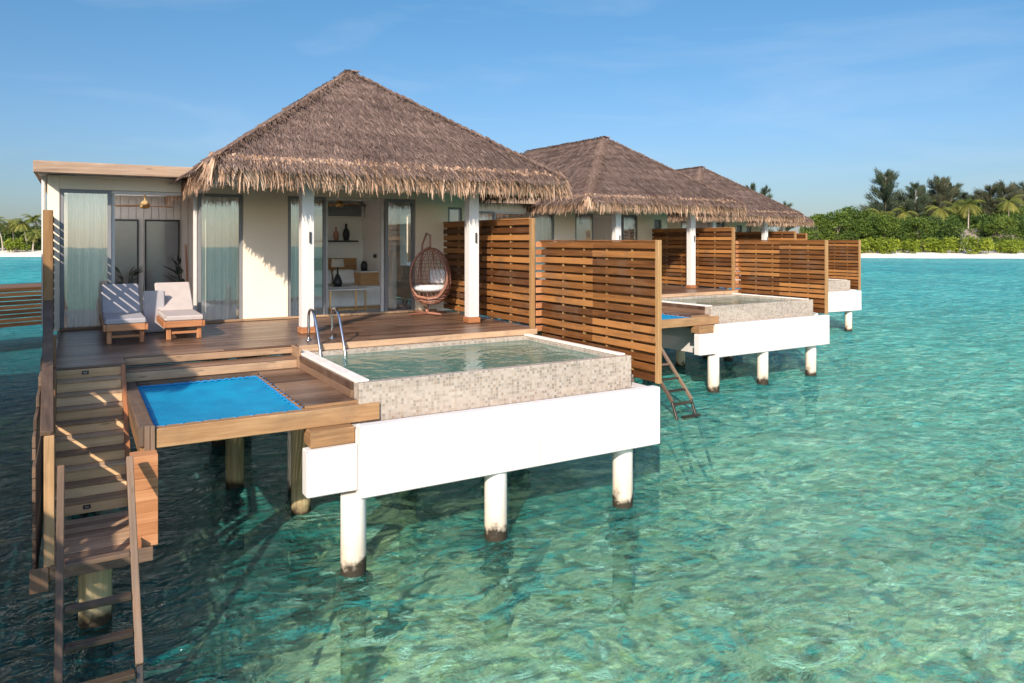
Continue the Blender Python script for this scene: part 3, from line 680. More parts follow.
# ------------------------------------------------------------ sun deck
def build_deck():
    d = thing('sun_deck', (3.0, 13.2, DZ), 'brown plank sun deck with steps down in front of the nearest villa', 'deck', 'plank decks over the water')
    rr = random.Random(3); mb = MB()
    def boards(x0, x1, y0, y1, z, w=.138, gap=.007, along='x', th=.03, cuts=True):
        k = (y0 if along == 'x' else x0); end = (y1 if along == 'x' else x1)
        while k < end - .03:
            k2 = min(k + w, end); lo, hi = (x0, x1) if along == 'x' else (y0, y1); segs = [lo]
            if cuts and hi - lo > 3: segs += sorted(rr.uniform(lo + .6, hi - .6) for _ in range(2))
            segs.append(hi)
            for a, b in zip(segs, segs[1:]):
                if along == 'x': B(mb, a + .001, b - .001, k, k2 - gap, z - th, z, .004)
                else: B(mb, k, k2 - gap, a + .001, b - .001, z - th, z, .004)
            k += w
    boards(-0.24, 0.56, 10.80, 11.44, 0); boards(-0.24, 7.32, 11.44, 15.14, 0)
    boards(2.92, 7.16, 11.30, 11.44, 0, .14)
    part('decking', mb, M['deck'], d)
    mb2, mb = mb, MB()
    boards(0.58, 2.84, 11.12, 11.435, -0.15, .155); part('step', mb, M['deck'], d)
    mb = MB(); boards(2.262, 2.93, 8.50, 11.11, -0.298, .138, .007, 'y', cuts=False)
    # the walkway's planks run across it
    mb = MB(); k = 8.50
    while k < 11.10:
        B(mb, 2.262, 2.88 if k > 8.9 else 3.12, k, k + .131, -0.33, -0.30, .004); k += .138
    part('walkway', mb, M['deck'], d)
    fa = MB()
    B(fa, 0.575, 2.88, 11.405, 11.436, -0.125, -0.032, .004); B(fa, 0.58, 2.84, 11.09, 11.118, -0.298, -0.181, .004)
    B(fa, 2.92, 7.2, 11.27, 11.299, -0.10, -0.003, .004); B(fa, 2.842, 2.878, 10.98, 11.44, -0.30, -0.004, .004)
    part('fascia', fa, M['step'], d)
    sk = MB()
    B(sk, 2.842, 2.876, 8.60, 10.975, -0.298, -0.20, .004); B(sk, 2.842, 2.876, 8.60, 10.975, -0.197, -0.105, .004); part('pool_side_boards', sk, M['deck'], d)
    nf = MB()                                                  # frame round the net
    B(nf, 0.55, 0.695, 8.40, 11.085, -0.44, -0.30, .008)
    B(nf, 0.70, 2.26, 10.96, 11.085, -0.44, -0.302, .008)
    part('net_frame_timber', nf, M['grey'], d)
    nb = MB()
    B(nb, 0.705, 3.12, 8.36, 8.495, -0.535, -0.335, .008); B(nb, 2.25, 2.765, 8.205, 8.49, -0.725, -0.538, .008)
    B(nb, 2.35, 2.545, 8.5, 12.0, -0.62, -0.44, .008); B(nb, 0.56, 0.69, 8.40, 12.0, -0.62, -0.445, .008)
    B(nb, 2.262, 3.12, 8.465, 8.498, -0.333, -0.302, .003)
    part('net_beam', nb, M['beam'], d)
    rs = MB(); B(rs, 2.235, 2.26, 8.5, 10.955, -0.40, -0.335, .003); part('net_rail', rs, M['fence'], d)
    fx = MB()                                                  # stacked boards closing the frame's corner
    for k, (x0, x1) in enumerate(((.545, .60), (.603, .655), (.658, .70))): B(fx, x0, x1, 8.36 - k * .012, 8.397, -0.50 - k * .06, -0.30, .004)
    part('end_cap', fx, M['grey'], d)
    cs = MB()
    for k in range(8): B(cs, 0.47, 0.712, 8.16, 8.38, -0.655 - k * .113, -0.544 - k * .113, .003)
    part('corner_stack', cs, M['teak'], d)
    jo = MB()
    for x in (0.2, 2.4, 4.4, 6.6): B(jo, x, x + .12, 11.46, 15.1, -0.34, -0.04, .005)
    for y in (11.9, 14.2): B(jo, -0.2, 6.9, y, y + .14, -0.56, -0.345, .005)
    part('joist', jo, M['beam'], d)
    for x, y, m in ((2.72, 10.4, 'wpile'), (2.12, 12.0, 'wpile'), (0.1, 12.0, 'wpile'), (4.6, 14.2, 'pile'), (6.6, 12.0, 'pile'), (0.1, 14.6, 'pile'), (2.3, 14.6, 'pile')):
        pile_part(x, y, -.56 if y > 11 else -.45, d, .135, m)
    # lights let into the first riser
    return d

def build_pool():
    p = thing('plunge_pool', (4.95, 9.8, DZ), 'plunge pool in beige mosaic on a white beam and piles, by the nearest deck', 'pool', 'plunge pools on white beams')
    X0, X1, Y0, Y1 = 2.88, 7.0, 8.40, 11.265; T = .13
    b = MB(); kw = dict(ruv=False)
    B(b, X0, X1, Y0, Y0 + T, -1.3, -.09, .008, **kw); B(b, X0, X0 + T, Y0 + T, Y1, -1.3, -.11, .004, **kw); B(b, X1 - T, X1, Y0 + T, Y1, -1.3, -.11, .004, **kw)
    B(b, X0 + T, X1 - T, Y1 - T, Y1, -1.3, -.103, .004, **kw); B(b, X0 + T, X1 - T, Y0 + T, Y1 - T, -1.3, -1.15, 0, **kw)
    part('mosaic_basin', b, M['mosaic'], p)
    c = MB(); B(c, X0 - .004, X0 + T + .03, Y0 + .11, Y1 - .01, -.108, -.075, .006, **kw); part('coping', c, M['coping'], p); c = MB(); B(c, X1 - T + .03, X1 + .004, Y0 + T + .02, Y1 - .01, -.108, -.075, .006, **kw)
    part('coping', c, M['coping'], p)
    w = MB(); w.face([(X0 + T, Y0 + T, DZ - .165), (X1 - T, Y0 + T, DZ - .165), (X1 - T, Y1 - T, DZ - .165), (X0 + T, Y1 - T, DZ - .165)]); part('pool_water', w, M['poolwater'], p)
    g = MB(); B(g, X0, 7.05, 8.204, Y0 - .003, -.62, -.555, 0, **kw); part('gutter', g, M['pebble'], p); g = MB(); B(g, X1 + .006, 7.335, 8.75, 11.26, -.62, -.45, .006, **kw); part('side_ledge', g, M['pebble'], p)
    wb = MB()
    B(wb, 2.77, 7.235, 8.04, 8.20, -1.33, -.51, .012, **kw); B(wb, 7.055, 7.30, 8.203, 11.5, -1.325, -.56, .012, **kw)
    B(wb, 2.19, 2.768, 8.13, 8.33, -1.25, -.73, .012, **kw); B(wb, 2.77, 2.95, 8.203, 11.5, -1.33, -.56, .012, **kw)
    B(wb, 2.953, 7.052, 8.203, 11.5, -1.36, -1.305, 0, **kw)
    part('beam', wb, M['white'], p)
    for x, y in ((2.74, 8.2), (4.62, 8.22), (6.75, 8.3), (2.9, 11.3), (4.7, 11.3), (6.8, 11.3)): pile_part(x, y, -1.30, p)
    return p

def mat_pool_water():
    k = N('pool_water'); o = k.coord('Object')
    h = k.math('ADD', k.math('MULTIPLY', k.noise(o, 1.6, 3, 0.5, 0.5), 0.045), k.math('MULTIPLY', k.noise(o, 6, 3, .5, .6), 0.010))
    nm = k.bump(h, 1.0, 1.0); fr = k.new('Fresnel'); fr.inputs['IOR'].default_value = 1.33; k.set(fr.inputs['Normal'], nm)
    t = (0.55, 0.80, 0.72)
    tr = k.new('BsdfTransparent'); k.set(tr.inputs['Color'], t); rf = k.new('BsdfRefraction'); k.set(rf.inputs['Color'], t); rf.inputs['IOR'].default_value = 1.33
    k.set(rf.inputs['Normal'], nm); df = k.new('BsdfDiffuse'); k.set(df.inputs['Color'], (0.17, 0.35, 0.265))
    g = k.new('BsdfGlossy'); g.inputs['Roughness'].default_value = 0.02; k.set(g.inputs['Normal'], nm)
    return k.done(k.mixs(fr.outputs[0], k.mixs(0.55, k.mixs(0.5, tr.outputs[0], rf.outputs[0]), df.outputs[0]), g.outputs[0]))
M['poolwater'] = mat_pool_water()

def build_net():
    mb = MB(); nx, ny = 26, 40
    def P(i, j):
        x, y = 0.70 + 1.53 * i / nx, 8.50 + 2.455 * j / ny
        s = math.sin(math.pi * i / nx) * math.sin(math.pi * j / ny)
        return (x, y, DZ - .365 - .075 * s)
    for i in range(nx):
        for j in range(ny):
            q = [P(i, j), P(i + 1, j), P(i + 1, j + 1), P(i, j + 1)]; mb.face(q, [(a[0], a[1]) for a in q])
    n = solo('hammock_net', mb, M['net'], (1.48, 9.7, DZ - .36), 'bright blue hammock net stretched in the timber frame beside the stairs of the nearest villa', 'net', 'blue nets over the water', smooth=True)
    r = MB(); e = [(0.71, 8.51), (2.22, 8.51), (2.22, 10.945), (0.71, 10.945), (0.71, 8.51)]
    for a, b in zip(e, e[1:]):
        k = 46; r.tube([(a[0] + (b[0] - a[0]) * i / k, a[1] + (b[1] - a[1]) * i / k, DZ - .352 + .008 * math.sin(i * 2.2)) for i in range(k + 1)], .011, 5)
    for a, b in zip(e, e[1:]):                                   # lacing from the net's hem to the timber
        L = math.hypot(b[0] - a[0], b[1] - a[1]); nn = int(L / .085); ox, oy = (b[1] - a[1]) / L, -(b[0] - a[0]) / L
        zz = [(a[0] + (b[0] - a[0]) * i / nn + ox * (.05 if i % 2 else -.03), a[1] + (b[1] - a[1]) * i / nn + oy * (.05 if i % 2 else -.03), DZ - (.328 if i % 2 else .36)) for i in range(nn + 1)]
        r.tube(zz, .006, 4)
    part('edge_rope', r, M['rope'], n)
    return n

def build_stairs():
    s = thing('wooden_stairs', (0.15, 10.0, DZ - .7), 'steep plank stairs going down to a landing above the water at the nearest villa', 'stairs', 'plank stairs down to the sea')
    N_ = 10; rise, run = .140, .158; Y = 10.80; X0, X1 = -0.20, 0.505
    ri = MB(); tr = MB()
    for k in range(N_):
        z = -k * rise; y = Y - k * run
        B(ri, X0, X1, y - .022, y - .002, z - rise + .002, z - .034 if k else z - .032, .003)
        if k: B(tr, X0, X1 + .004, y - .03, y + run - .024, z - .032, z, .004)
    yl = Y - N_ * run; zl = -N_ * rise
    k = yl
    while k > 8.05: B(tr, X0, X1, k - .135, k - .004, zl - .032, zl, .004); k -= .14
    part('tread', tr, M['step'], s); part('riser', ri, M['riser'], s)
    ap = MB(); B(ap, X0, X1 + .15, 7.985, 8.02, zl - .13, zl + .004, .006); B(ap, X0, X1, 8.03, yl, zl - .13, zl - .035, .004); part('landing_beam', ap, M['grey'], s)
    st = MB()
    for x0, x1 in ((X1 + .003, X1 + .05), (X0 - .05, X0 - .003)):
        n = 24
        a0, a1 = (Y, -.03), (8.1, zl + .06 - .0)
        def q(t, dz): return (a0[0] + (yl - a0[0]) * t, a0[1] + (zl - a0[1]) * t + dz + DZ)
        for i in range(1):
            p = [q(0, .02), q(1, .06), (8.06, zl + .06 + DZ), (8.06, zl - .16 + DZ), (yl, zl - .16 + DZ), q(0, -.30)]
            L = [(x0, *c) for c in p]; Rr = [(x1, *c) for c in p]
            st.face(L, [(c[1], c[2]) for c in L]); st.face(Rr[::-1], [(c[1], c[2]) for c in Rr[::-1]])
            for a in range(len(p)):
                b = (a + 1) % len(p); st.face([L[b], L[a], Rr[a], Rr[b]], [(0, 0), (p[a][0] - p[b][0], 0), (p[a][0] - p[b][0], .05), (0, .05)])
    part('stringer', st, M['teak'], s)
    for y, z in ((Y - .027, -.075), (Y - 9 * run - .027, -9 * rise - .07)):
        l = MB(); B(l, 0.07, 0.145, y - .004, y + .002, z - .022, z + .022, .002); q = part('step_light', l, M['black'], s)
        g = MB(); B(g, 0.088, 0.127, y - .008, y - .0045, z - .009, z + .009, 0); part('lens', g, M['lamp_lens'], q)
    pl = MB(); pl.tube([(0.17, 8.45, -1.8), (0.17, 8.45, DZ + zl - .13)], .15, 20); part('pile', pl, M['wpile'], s, smooth=True, mods=sharp)
    return s

def build_ladder():
    l = thing('swim_ladder', (0.15, 7.4, .6), 'weathered wooden swim ladder leaning from the landing of the nearest villa into the water', 'ladder', 'wooden ladders into the sea')
    A = Vector((0, 8.02, DZ - .50)); Bq = Vector((0, 6.72, DZ - 1.86)); d = (Bq - A)
    for x in (-0.115, 0.45):
        L = d.length; m = Matrix.Translation(A + Vector((x, 0, 0))) @ d.to_track_quat('Z', 'X').to_matrix().to_4x4()
        r = MB(); r.box(-.032, .032, -.03, .03, 0, L, .006, mat=m); part('rail', r, M['grey'], l)
        m2 = Matrix.Translation(A + d * .99 + Vector((x, 0, -.02))) @ (Vector((0, -.62, -1.4))).to_track_quat('Z', 'X').to_matrix().to_4x4()
        w = MB(); w.box(-.024, .024, -.026, .026, 0, 1.5, .005, mat=m2); part('wet_leg', w, M['wet'], l)
    for k, t in enumerate((.50, .70, .86, 1.03, 1.2)):
        c = A + d * t; r = MB(); B(r, -0.08, 0.415, c.y - .045, c.y + .045, c.z - DZ - .02, c.z - DZ + .02, .005)
        part('rung', r, M['grey'] if k == 0 else M['wet'], l, 'dark wet rung' if k else None)
    return l

FR = random.Random(77)
def fence_boards(mb, axis, a0, a1, c, z0, z1, pitch=.14, bh=.102, th=.024, side=1):
    """horizontal boards on the two faces of the posts, overlapping so the gaps only half show through"""
    z = z1 - bh; k = 0
    while z > z0 - .02:
        zz = max(z, z0); cc = c
        n = max(1, int(round(abs(a1 - a0) / 1.9))); ed = [a0 + (a1 - a0) * i / n for i in range(n + 1)]
        for u, v in zip(ed, ed[1:]):
            jz = FR.uniform(-.005, .005)
            if axis == 'y': B(mb, cc - th / 2 + FR.uniform(-.003, .003), cc + th / 2, u + .002, v - .002, zz + jz, z + bh + jz, .004)
            else: B(mb, u + .002, v - .002, cc - th / 2, cc + th / 2, zz, z + bh, .004)
        z -= pitch; k += 1

def build_fence_high():
    f = thing('privacy_fence', (7.22, 13.3, DZ), 'taller slatted brown screen beside the porch of the nearest villa', 'fence', 'slatted screens between the villas')
    b = MB(); fence_boards(b, 'y', 11.52, 15.19, 7.19, 0.02, 1.98); part('slats', b, M['fence'], f)
    b = MB(); fence_boards(b, 'y', 11.52, 15.19, 7.28, 0.09, 1.91); part('back_slats', b, M['fence'], f)
    for y in (12.25, 13.0, 13.75, 14.5):
        p = MB(); B(p, 7.205, 7.265, y - .02, y + .02, 0.01, 1.96, .004); part('batten', p, M['fpost'], f)
    p = MB(); B(p, 7.175, 7.25, 11.42, 11.515, -.02, 2.0, .006); part('post', p, M['fpost'], f)
    c = MB(); B(c, 7.165, 7.30, 11.52, 15.19, 1.982, 2.008, .005); part('top_rail', c, M['fence'], f)
    return f
def build_fence_low():
    f = thing('privacy_fence', (7.40, 9.8, DZ), 'lower slatted brown screen running along the right edge of the nearest pool', 'fence', 'slatted screens between the villas')
    b = MB(); fence_boards(b, 'y', 8.28, 11.36, 7.36, -0.50, 1.57); part('slats', b, M['fence'], f)
    b = MB(); fence_boards(b, 'y', 8.28, 11.36, 7.445, -0.43, 1.50); part('back_slats', b, M['fence'], f)
    b = MB(); fence_boards(b, 'x', 7.255, 7.47, 11.41, -0.10, 1.57); part('return_slats', b, M['teak'], f)
    for y in (8.85, 9.48, 10.1, 10.72):
        p = MB(); B(p, 7.375, 7.43, y - .02, y + .02, -0.5, 1.55, .004); part('batten', p, M['fpost'], f)
    p = MB(); B(p, 7.335, 7.405, 8.20, 8.275, -.508, 1.60, .006); part('post', p, M['fpost'], f)
    c = MB(); B(c, 7.33, 7.46, 8.28, 11.39, 1.574, 1.60, .005); part('top_rail', c, M['fence'], f)
    return f
def build_fence_left():
    f = thing('privacy_fence', (-0.34, 12.5, DZ), 'tall slatted screen and sloping stair rail at the left edge of the nearest deck', 'fence', 'slatted screens between the villas')
    b = MB(); fence_boards(b, 'y', 12.56, 15.19, -0.33, 0.0, 2.0); part('slats', b, M['grey'], f)
    for y in (13.2, 13.85, 14.5):
        p = MB(); B(p, -.405, -.345, y - .02, y + .02, 0, 1.98, .004); part('batten', p, M['grey'], f)
    p = MB(); B(p, -.40, -.275, 12.44, 12.555, -.4, 2.03, .006); part('post', p, M['fpost'], f)
    # the stair part: boards under a sloping handrail
    def zr(y): return 0.72 - (12.44 - y) * (0.72 + .16) / (12.44 - 8.12)
    st = MB(); z = -1.62
    while z < .70:
        ya = 12.42; yb = 8.12
        if z > zr(8.12) - .12: yb = 12.44 - (0.72 - z - .10) * (12.44 - 8.12) / .88
        if yb < ya - .05:
            zz = z
            if z < -.9: ya = 10.6
            B(st, -.345, -.315, yb, ya, z, z + .105, .004)
        z += .113 if not (0.10 < z < .22 or -.62 < z < -.5) else .165
    part('stair_slats', st, M['grey'], f)
    A = Vector((-.335, 12.45, DZ + .72)); Bq = Vector((-.225, 8.02, DZ - .18)); d = Bq - A
    m = Matrix.Translation(A) @ d.to_track_quat('Z', 'X').to_matrix().to_4x4()
    r = MB(); r.box(-.022, .022, -.055, .055, 0, d.length, .006, mat=m)
    part('handrail', r, M['grey'], f)
    for y in (8.06, 9.5, 11.0):
        p = MB(); B(p, -.31 + (12 - y) * .015, -.225 + (12 - y) * .015, y - .05, y + .05, -1.50 if y < 9 else -1.2, zr(y) - .03, .006); part('post', p, M['beam'], f)
    e = MB(); B(e, -.36, -.212, 7.985, 8.005, -1.62, -1.40, .004); part('end_board', e, M['grey'], f)
    return f

def build_handrail(x, label):
    h = MB(); pts = []
    prof = [(11.78, 0.0), (11.78, .20), (11.78, .38), (11.75, .46), (11.68, .50), (11.58, .50), (11.48, .45), (11.40, .36), (11.28, .16), (11.15, -.06), (11.08, -.22), (11.06, -.6)]
    h.tube([(x, y, z + DZ) for y, z in prof], .021, 12)
    for y, z in ((11.78, .006),): h.lathe(x, y, [(.0, z + .02 + DZ), (.045, z + .015 + DZ), (.05, z + DZ)], 14)
    return solo('pool_handrail', h, M['steel'], (x, 11.5, DZ), label, 'handrail', 'steel pool handrails', smooth=True)

def build_lounger(x0, x1, y0, label, dark=False, back=36):
    l = thing('sun_lounger', ((x0 + x1) / 2, y0 + 1.0, DZ), label, 'sun lounger', 'teak sun loungers')
    y1 = y0 + 1.98; fr = MB()
    B(fr, x0, x0 + .04, y0, y1, .20, .30, .006); B(fr, x1 - .04, x1, y0, y1, .20, .30, .006); B(fr, x0 + .042, x1 - .042, y0, y0 + .04, .20, .30, .006); B(fr, x0 + .042, x1 - .042, y1 - .04, y1, .20, .30, .006)
    k = y0 + .06
    while k < y0 + 1.1: B(fr, x0 + .042, x1 - .042, k, k + .07, .27, .295, .004); k += .09
    part('frame', fr, M['teak'], l)
    for x in (x0 + .05, x1 - .12):
        for y in (y0 + .06, y1 - .16):
            g = MB(); B(g, x, x + .07, y, y + .07, .002, .205, .006); part('leg', g, M['teak'], l)
    s = MB(); B(s, x0 + .11, x1 - .11, y0 + .08, y0 + .115, .09, .13, .004); part('stretcher', s, M['teak'], l)
    cm = M['grey_cushion'] if dark else M['cushion']
    c = MB(); B(c, x0 + .02, x1 - .02, y0 + .01, y0 + 1.22, .30, .385, .02, ruv=False); part('seat_cushion', c, cm, l, mods=lambda o: rounded(o, .03))
    m = Matrix.Translation((0, y0 + 1.21, .33 + DZ)) @ Matrix.Rotation(R(back), 4, 'X')
    bk = MB(); bk.box(x0 + .02, x1 - .02, 0, .76, 0, .085, .02, mat=m, ruv=False); part('back_cushion', bk, cm, l, mods=lambda o: rounded(o, .03))
    br = MB(); br.box(x0 + .06, x1 - .06, .02, .72, -.03, -.003, .004, mat=m); part('back_rest', br, M['teak'], l)
    return l

def build_egg_chair():
    cx, cy = 6.52, 14.45
    e = thing('hanging_chair', (cx, cy, DZ), 'brown woven egg shaped hanging chair on a stand by the wall', 'hanging chair')
    st = MB()
    for dx, dy in ((-.46, -.10), (.44, .06), (-.12, .40), (.1, -.42)): st.tube([(cx, cy + .12, .035 + DZ), (cx + dx, cy + .12 + dy, .035 + DZ)], .022, 8)
    st.tube([(cx, cy + .12, .03 + DZ), (cx, cy + .42, .25 + DZ), (cx, cy + .5, .9 + DZ), (cx, cy + .42, 1.5 + DZ), (cx, cy + .2, 1.74 + DZ), (cx, cy, 1.70 + DZ), (cx, cy, 1.4 + DZ)], .021, 10)
    st.tube([(cx, cy + .12, .03 + DZ), (cx, cy + .1, .28 + DZ)], .02, 8)
    part('stand', st, M['cane'], e)
    # egg shell: opening faces the camera side (-x, -y)
    W, H = .44, .60; cz = .83 + DZ; fx, fy = -0.62, -0.78            # opening direction
    sx_, sy_ = -fy, fx
    def P(th, ph):                                                  # th 0 top .. pi bottom; ph 0 = opening axis
        r = W * math.sin(th) ** .85 * (1.0 - .12 * math.cos(th)); z = H * math.cos(th)
        f, s = r * math.cos(ph) * .82, r * math.sin(ph)
        return Vector((cx + fx * f + sx_ * s, cy + fy * f + sy_ * s, cz + z))
    rim = MB(); op = 1.02
    def lim(th): return 1.15 * max(0.0, math.sin(min(math.pi, max(0.0, (th - .12) * 1.20)))) ** .7 if th < 2.45 else 0
    ths = [0.10 + (math.pi - .2) * i / 40 for i in range(41)]
    for s in (1, -1):
        pts = [P(t, s * lim(t)) for t in ths if t < 2.46]
        rim.tube(pts, .026, 8); rim.tube([p + Vector((fx, fy, 0)) * .02 + Vector((0, 0, .02)) for p in pts], .018, 6)
    for ph in (1.75, 2.3, math.pi, -2.3, -1.75): rim.tube([P(t, ph) for t in ths], .012, 6)
    part('rim', rim, M['cane'], e)
    we = MB()
    for i in range(2, 40, 2):
        t = ths[i]; l = lim(t); n = 34
        we.tube([P(t + .015 * math.sin(k * 1.57), l + (2 * math.pi - 2 * l) * k / n) for k in range(n + 1)], .006 if t < 1.75 else .011, 4, cap=False)
    for k in range(22):
        ph = -math.pi + 2 * math.pi * k / 22
        pts = [P(t, ph + (t - 1.5) * .35) for t in ths if (abs(((ph + (t - 1.5) * .35) + math.pi) % (2 * math.pi) - math.pi) > lim(t))]
        if len(pts) > 3: we.tube(pts, .006, 4, cap=False)
    part('weave', we, M['cane'], e)
    cu = MB(); cu.lathe(cx + fx * .03, cy + fy * .03, [(0, .50 + DZ), (.26, .50 + DZ), (.345, .55 + DZ), (.36, .60 + DZ), (.30, .645 + DZ), (0, .655 + DZ)], 22); part('seat_cushion', cu, M['print'], e, smooth=True)
    pm = Matrix.Translation((cx + .16, cy - .02, .82 + DZ)) @ Matrix.Rotation(R(-38), 4, 'Z') @ Matrix.Rotation(R(-22), 4, 'X')
    pi = MB(); pi.box(-.17, .17, -.05, .05, -.15, .15, .02, mat=pm, ruv=False); part('pillow', pi, M['print'], e, mods=lambda o: rounded(o, .045))
    return e

P_villa = build_villa(); P_deck = build_deck(); P_pool = build_pool(); P_net = build_net(); P_stairs = build_stairs(); P_ladder = build_ladder()
P_fh = build_fence_high(); P_fl = build_fence_low(); P_fs = build_fence_left()
P_h1 = build_handrail(3.20, 'left of the two steel handrails bending into the nearest pool'); P_h2 = build_handrail(3.58, 'right of the two steel handrails bending into the nearest pool')
build_lounger(0.36, 0.98, 12.82, 'teak sun lounger with grey cushion in the shade of the left screen', True)
P_l2 = build_lounger(1.20, 1.82, 12.88, 'teak sun lounger with pale oat cushion, right of the shaded one')
build_egg_chair()

# cushion propped between the loungers
mb = MB(); m = Matrix.Translation((0, 14.05, DZ + .01)) @ Matrix.Rotation(R(-6), 4, 'X'); mb.box(1.0, 1.34, 0, .11, 0, .72, .02, mat=m, ruv=False)
o = solo('propped_cushion', mb, M['grey_cushion'], (1.17, 14.1, DZ), 'pale grey cushion standing on edge between the two sun loungers', 'cushion'); rounded(o, .03)

# ------------------------------------------------------------ inside the nearest villa
def build_bed():
    b = thing('bed', (5.5, 17.2, DZ), 'low bed with rounded white end in front of the cane headboard', 'bed')
    m = MB(); B(m, 4.35, 6.28, 16.55, 18.0, .06, .52, .03, ruv=False); part('mattress', m, M['linen'], b, mods=lambda o: rounded(o, .16, 5))
    p = MB(); B(p, 4.4, 6.2, 16.6, 17.95, .0, .06, .004); part('plinth', p, M['rattan'], b)
    h = MB(); B(h, 4.6, 6.12, 18.05, 18.12, .2, 1.15, .015); part('headboard', h, M['rattan'], b)
    for k, x in enumerate((5.05, 5.62)):
        pm = Matrix.Translation((x, 17.55, .70 + DZ)) @ Matrix.Rotation(R(-20), 4, 'X'); q = MB(); q.box(-.26, .26, -.07, .07, -.18, .18, .03, mat=pm, ruv=False)
        part('pillow', q, M['linen'], b, mods=lambda o: rounded(o, .06))
    return b
build_bed()
l = thing('table_lamp', (5.30, 17.2, DZ + .5), 'dark table lamp with linen shade by the cane headboard', 'lamp')
a = MB(); a.lathe(5.22, 16.75, [(0, .52 + DZ), (.09, .525 + DZ), (.11, .62 + DZ), (.05, .78 + DZ), (.02, .82 + DZ), (.02, 1.0 + DZ)], 16); part('base', a, M['black'], l, smooth=True)
a = MB(); a.lathe(5.22, 16.75, [(.15, .98 + DZ), (.14, 1.16 + DZ), (0, 1.165 + DZ)], 20); part('lamp_shade', a, M['shade'], l)
t = thing('side_table', (5.25, 16.05, DZ), 'white topped side table with brass legs just inside the open door', 'table')
a = MB(); B(a, 4.72, 5.66, 15.85, 16.3, .49, .52, .006, ruv=False); part('table_top', a, M['linen'], t)
for x in (4.78, 5.36, 5.58):
    a = MB(); B(a, x, x + .03, 15.9, 15.93, 0, .49, .003); part('leg', a, M['gold'], t)
a = MB(); B(a, 4.78, 5.58, 15.9, 15.93, .05, .08, .003); part('foot_bar', a, M['gold'], t)
d = thing('desk', (6.1, 17.6, DZ), 'brown cabinet with a pale top against the inner wall', 'cabinet')
a = MB(); B(a, 5.86, 6.315, 17.0, 17.95, .04, .82, .01); part('cabinet_body', a, M['rattan'], d)
a = MB(); B(a, 5.84, 6.317, 16.98, 17.97, .822, .85, .004, ruv=False); part('top', a, M['linen'], d)
a = MB(); a.lathe(6.05, 17.3, [(0, .852 + DZ), (.08, .855 + DZ), (.085, 1.0 + DZ), (.05, 1.08 + DZ), (0, 1.09 + DZ)], 14)
solo('coffee_maker', a, M['black'], (6.05, 17.3, DZ + .85), 'small black coffee maker on the brown cabinet', 'coffee maker', smooth=True)
for x, s, lab in ((5.62, .8, 'smaller dark brown bottle vase on the black wall shelf'), (5.88, 1.0, 'larger black bottle vase on the black wall shelf')):
    a = MB(); z = 1.592 + DZ
    a.lathe(x, 18.16, [(0, z), (.06 * s, z + .002), (.085 * s, z + .14 * s), (.075 * s, z + .24 * s), (.028 * s, z + .31 * s), (.026 * s, z + .40 * s), (.034 * s, z + .42 * s), (0, z + .42 * s)], 16)
    solo('bottle_vase', a, M['black'] if s == 1 else M['cane'], (x, 18.16, z), lab, 'vase', 'bottle vases on the shelf', smooth=True)
a = MB(); B(a, 3.4, 6.2, 15.6, 17.4, -.011, .004, .002, ruv=False); solo('floor_rug', a, M['rug'], (4.8, 16.5, DZ), 'grey rug on the bedroom floor behind the open door', 'rug')
def fan(cx, cy, z, lab, rz, n=3, L=.62):
    f = thing('ceiling_fan', (cx, cy, z + DZ), lab, 'ceiling fan', 'wooden ceiling fans')
    a = MB(); a.lathe(cx, cy, [(0, z - .08 + DZ), (.08, z - .07 + DZ), (.10, z + DZ), (.06, z + .07 + DZ), (.018, z + .09 + DZ), (.018, 2.56 + DZ), (.05, 2.559 + DZ)], 14); part('motor', a, M['gold'], f, smooth=True)
    for k in range(n):
        m = Matrix.Translation((cx, cy, z - .02 + DZ)) @ Matrix.Rotation(R(rz + 360 * k / n), 4, 'Z') @ Matrix.Rotation(R(9), 4, 'X')
        b = MB(); b.box(.08, L, -.055, .055, -.008, .008, .004, mat=m); part('blade', b, M['rattan'], f)
fan(1.22, 16.8, 2.32, 'wooden ceiling fan in the left room with the tall mirrors', 30, 3, .6)
fan(5.15, 16.4, 2.42, 'wooden ceiling fan over the bed behind the open door', 15, 4, .7)
def plant(cx, cy, n, H, lab, seed, lean):
    rr = random.Random(seed); p = thing('potted_plant', (cx, cy, DZ), lab, 'plant', 'dark leaved plants in the left room')
    pot = MB(); pot.lathe(cx, cy, [(0, DZ), (.13, DZ), (.17, .32 + DZ), (.15, .33 + DZ), (0, .28 + DZ)], 18); part('pot', pot, M['black'], p, smooth=True)
    lf = MB()
    for k in range(n):
        a = rr.random() * 6.28 if not lean else lean + rr.gauss(0, .9); h = H * rr.uniform(.55, 1); r = rr.uniform(.15, .5)
        s0 = Vector((cx, cy, .25 + DZ)); s1 = Vector((cx + .35 * r * math.cos(a), cy + .35 * r * math.sin(a), h * .8 + DZ)); s2 = Vector((cx + r * math.cos(a), cy + r * math.sin(a), h + DZ))
        lf.tube([s0, s1], .007, 4, cap=False)
        d = s2 - s1; sd = d.cross(Vector((0, 0, 1))).normalized(); w = .055
        lf.face([tuple(s1), tuple(s1 + d * .4 + sd * w), tuple(s2 + Vector((0, 0, -.05))), tuple(s1 + d * .4 - sd * w)])
    part('leaves', lf, M['leaf_dark'], p)
plant(0.92, 17.55, 16, 1.15, 'dark leaved pot plant before the left tall mirror', 2, None)
plant(1.98, 17.3, 16, 1.35, 'dark leaved pot plant half hidden by the jamb before the right tall mirror', 7, 2.9)
a = MB(); a.tube([(2.18, 17.9, DZ), (2.13, 18.03, 1.5 + DZ)], .022, 8); solo('wooden_oar', a, M['cane'], (2.18, 17.9, DZ), 'thin brown wooden pole leaning on the panelled wall of the left room', 'pole')

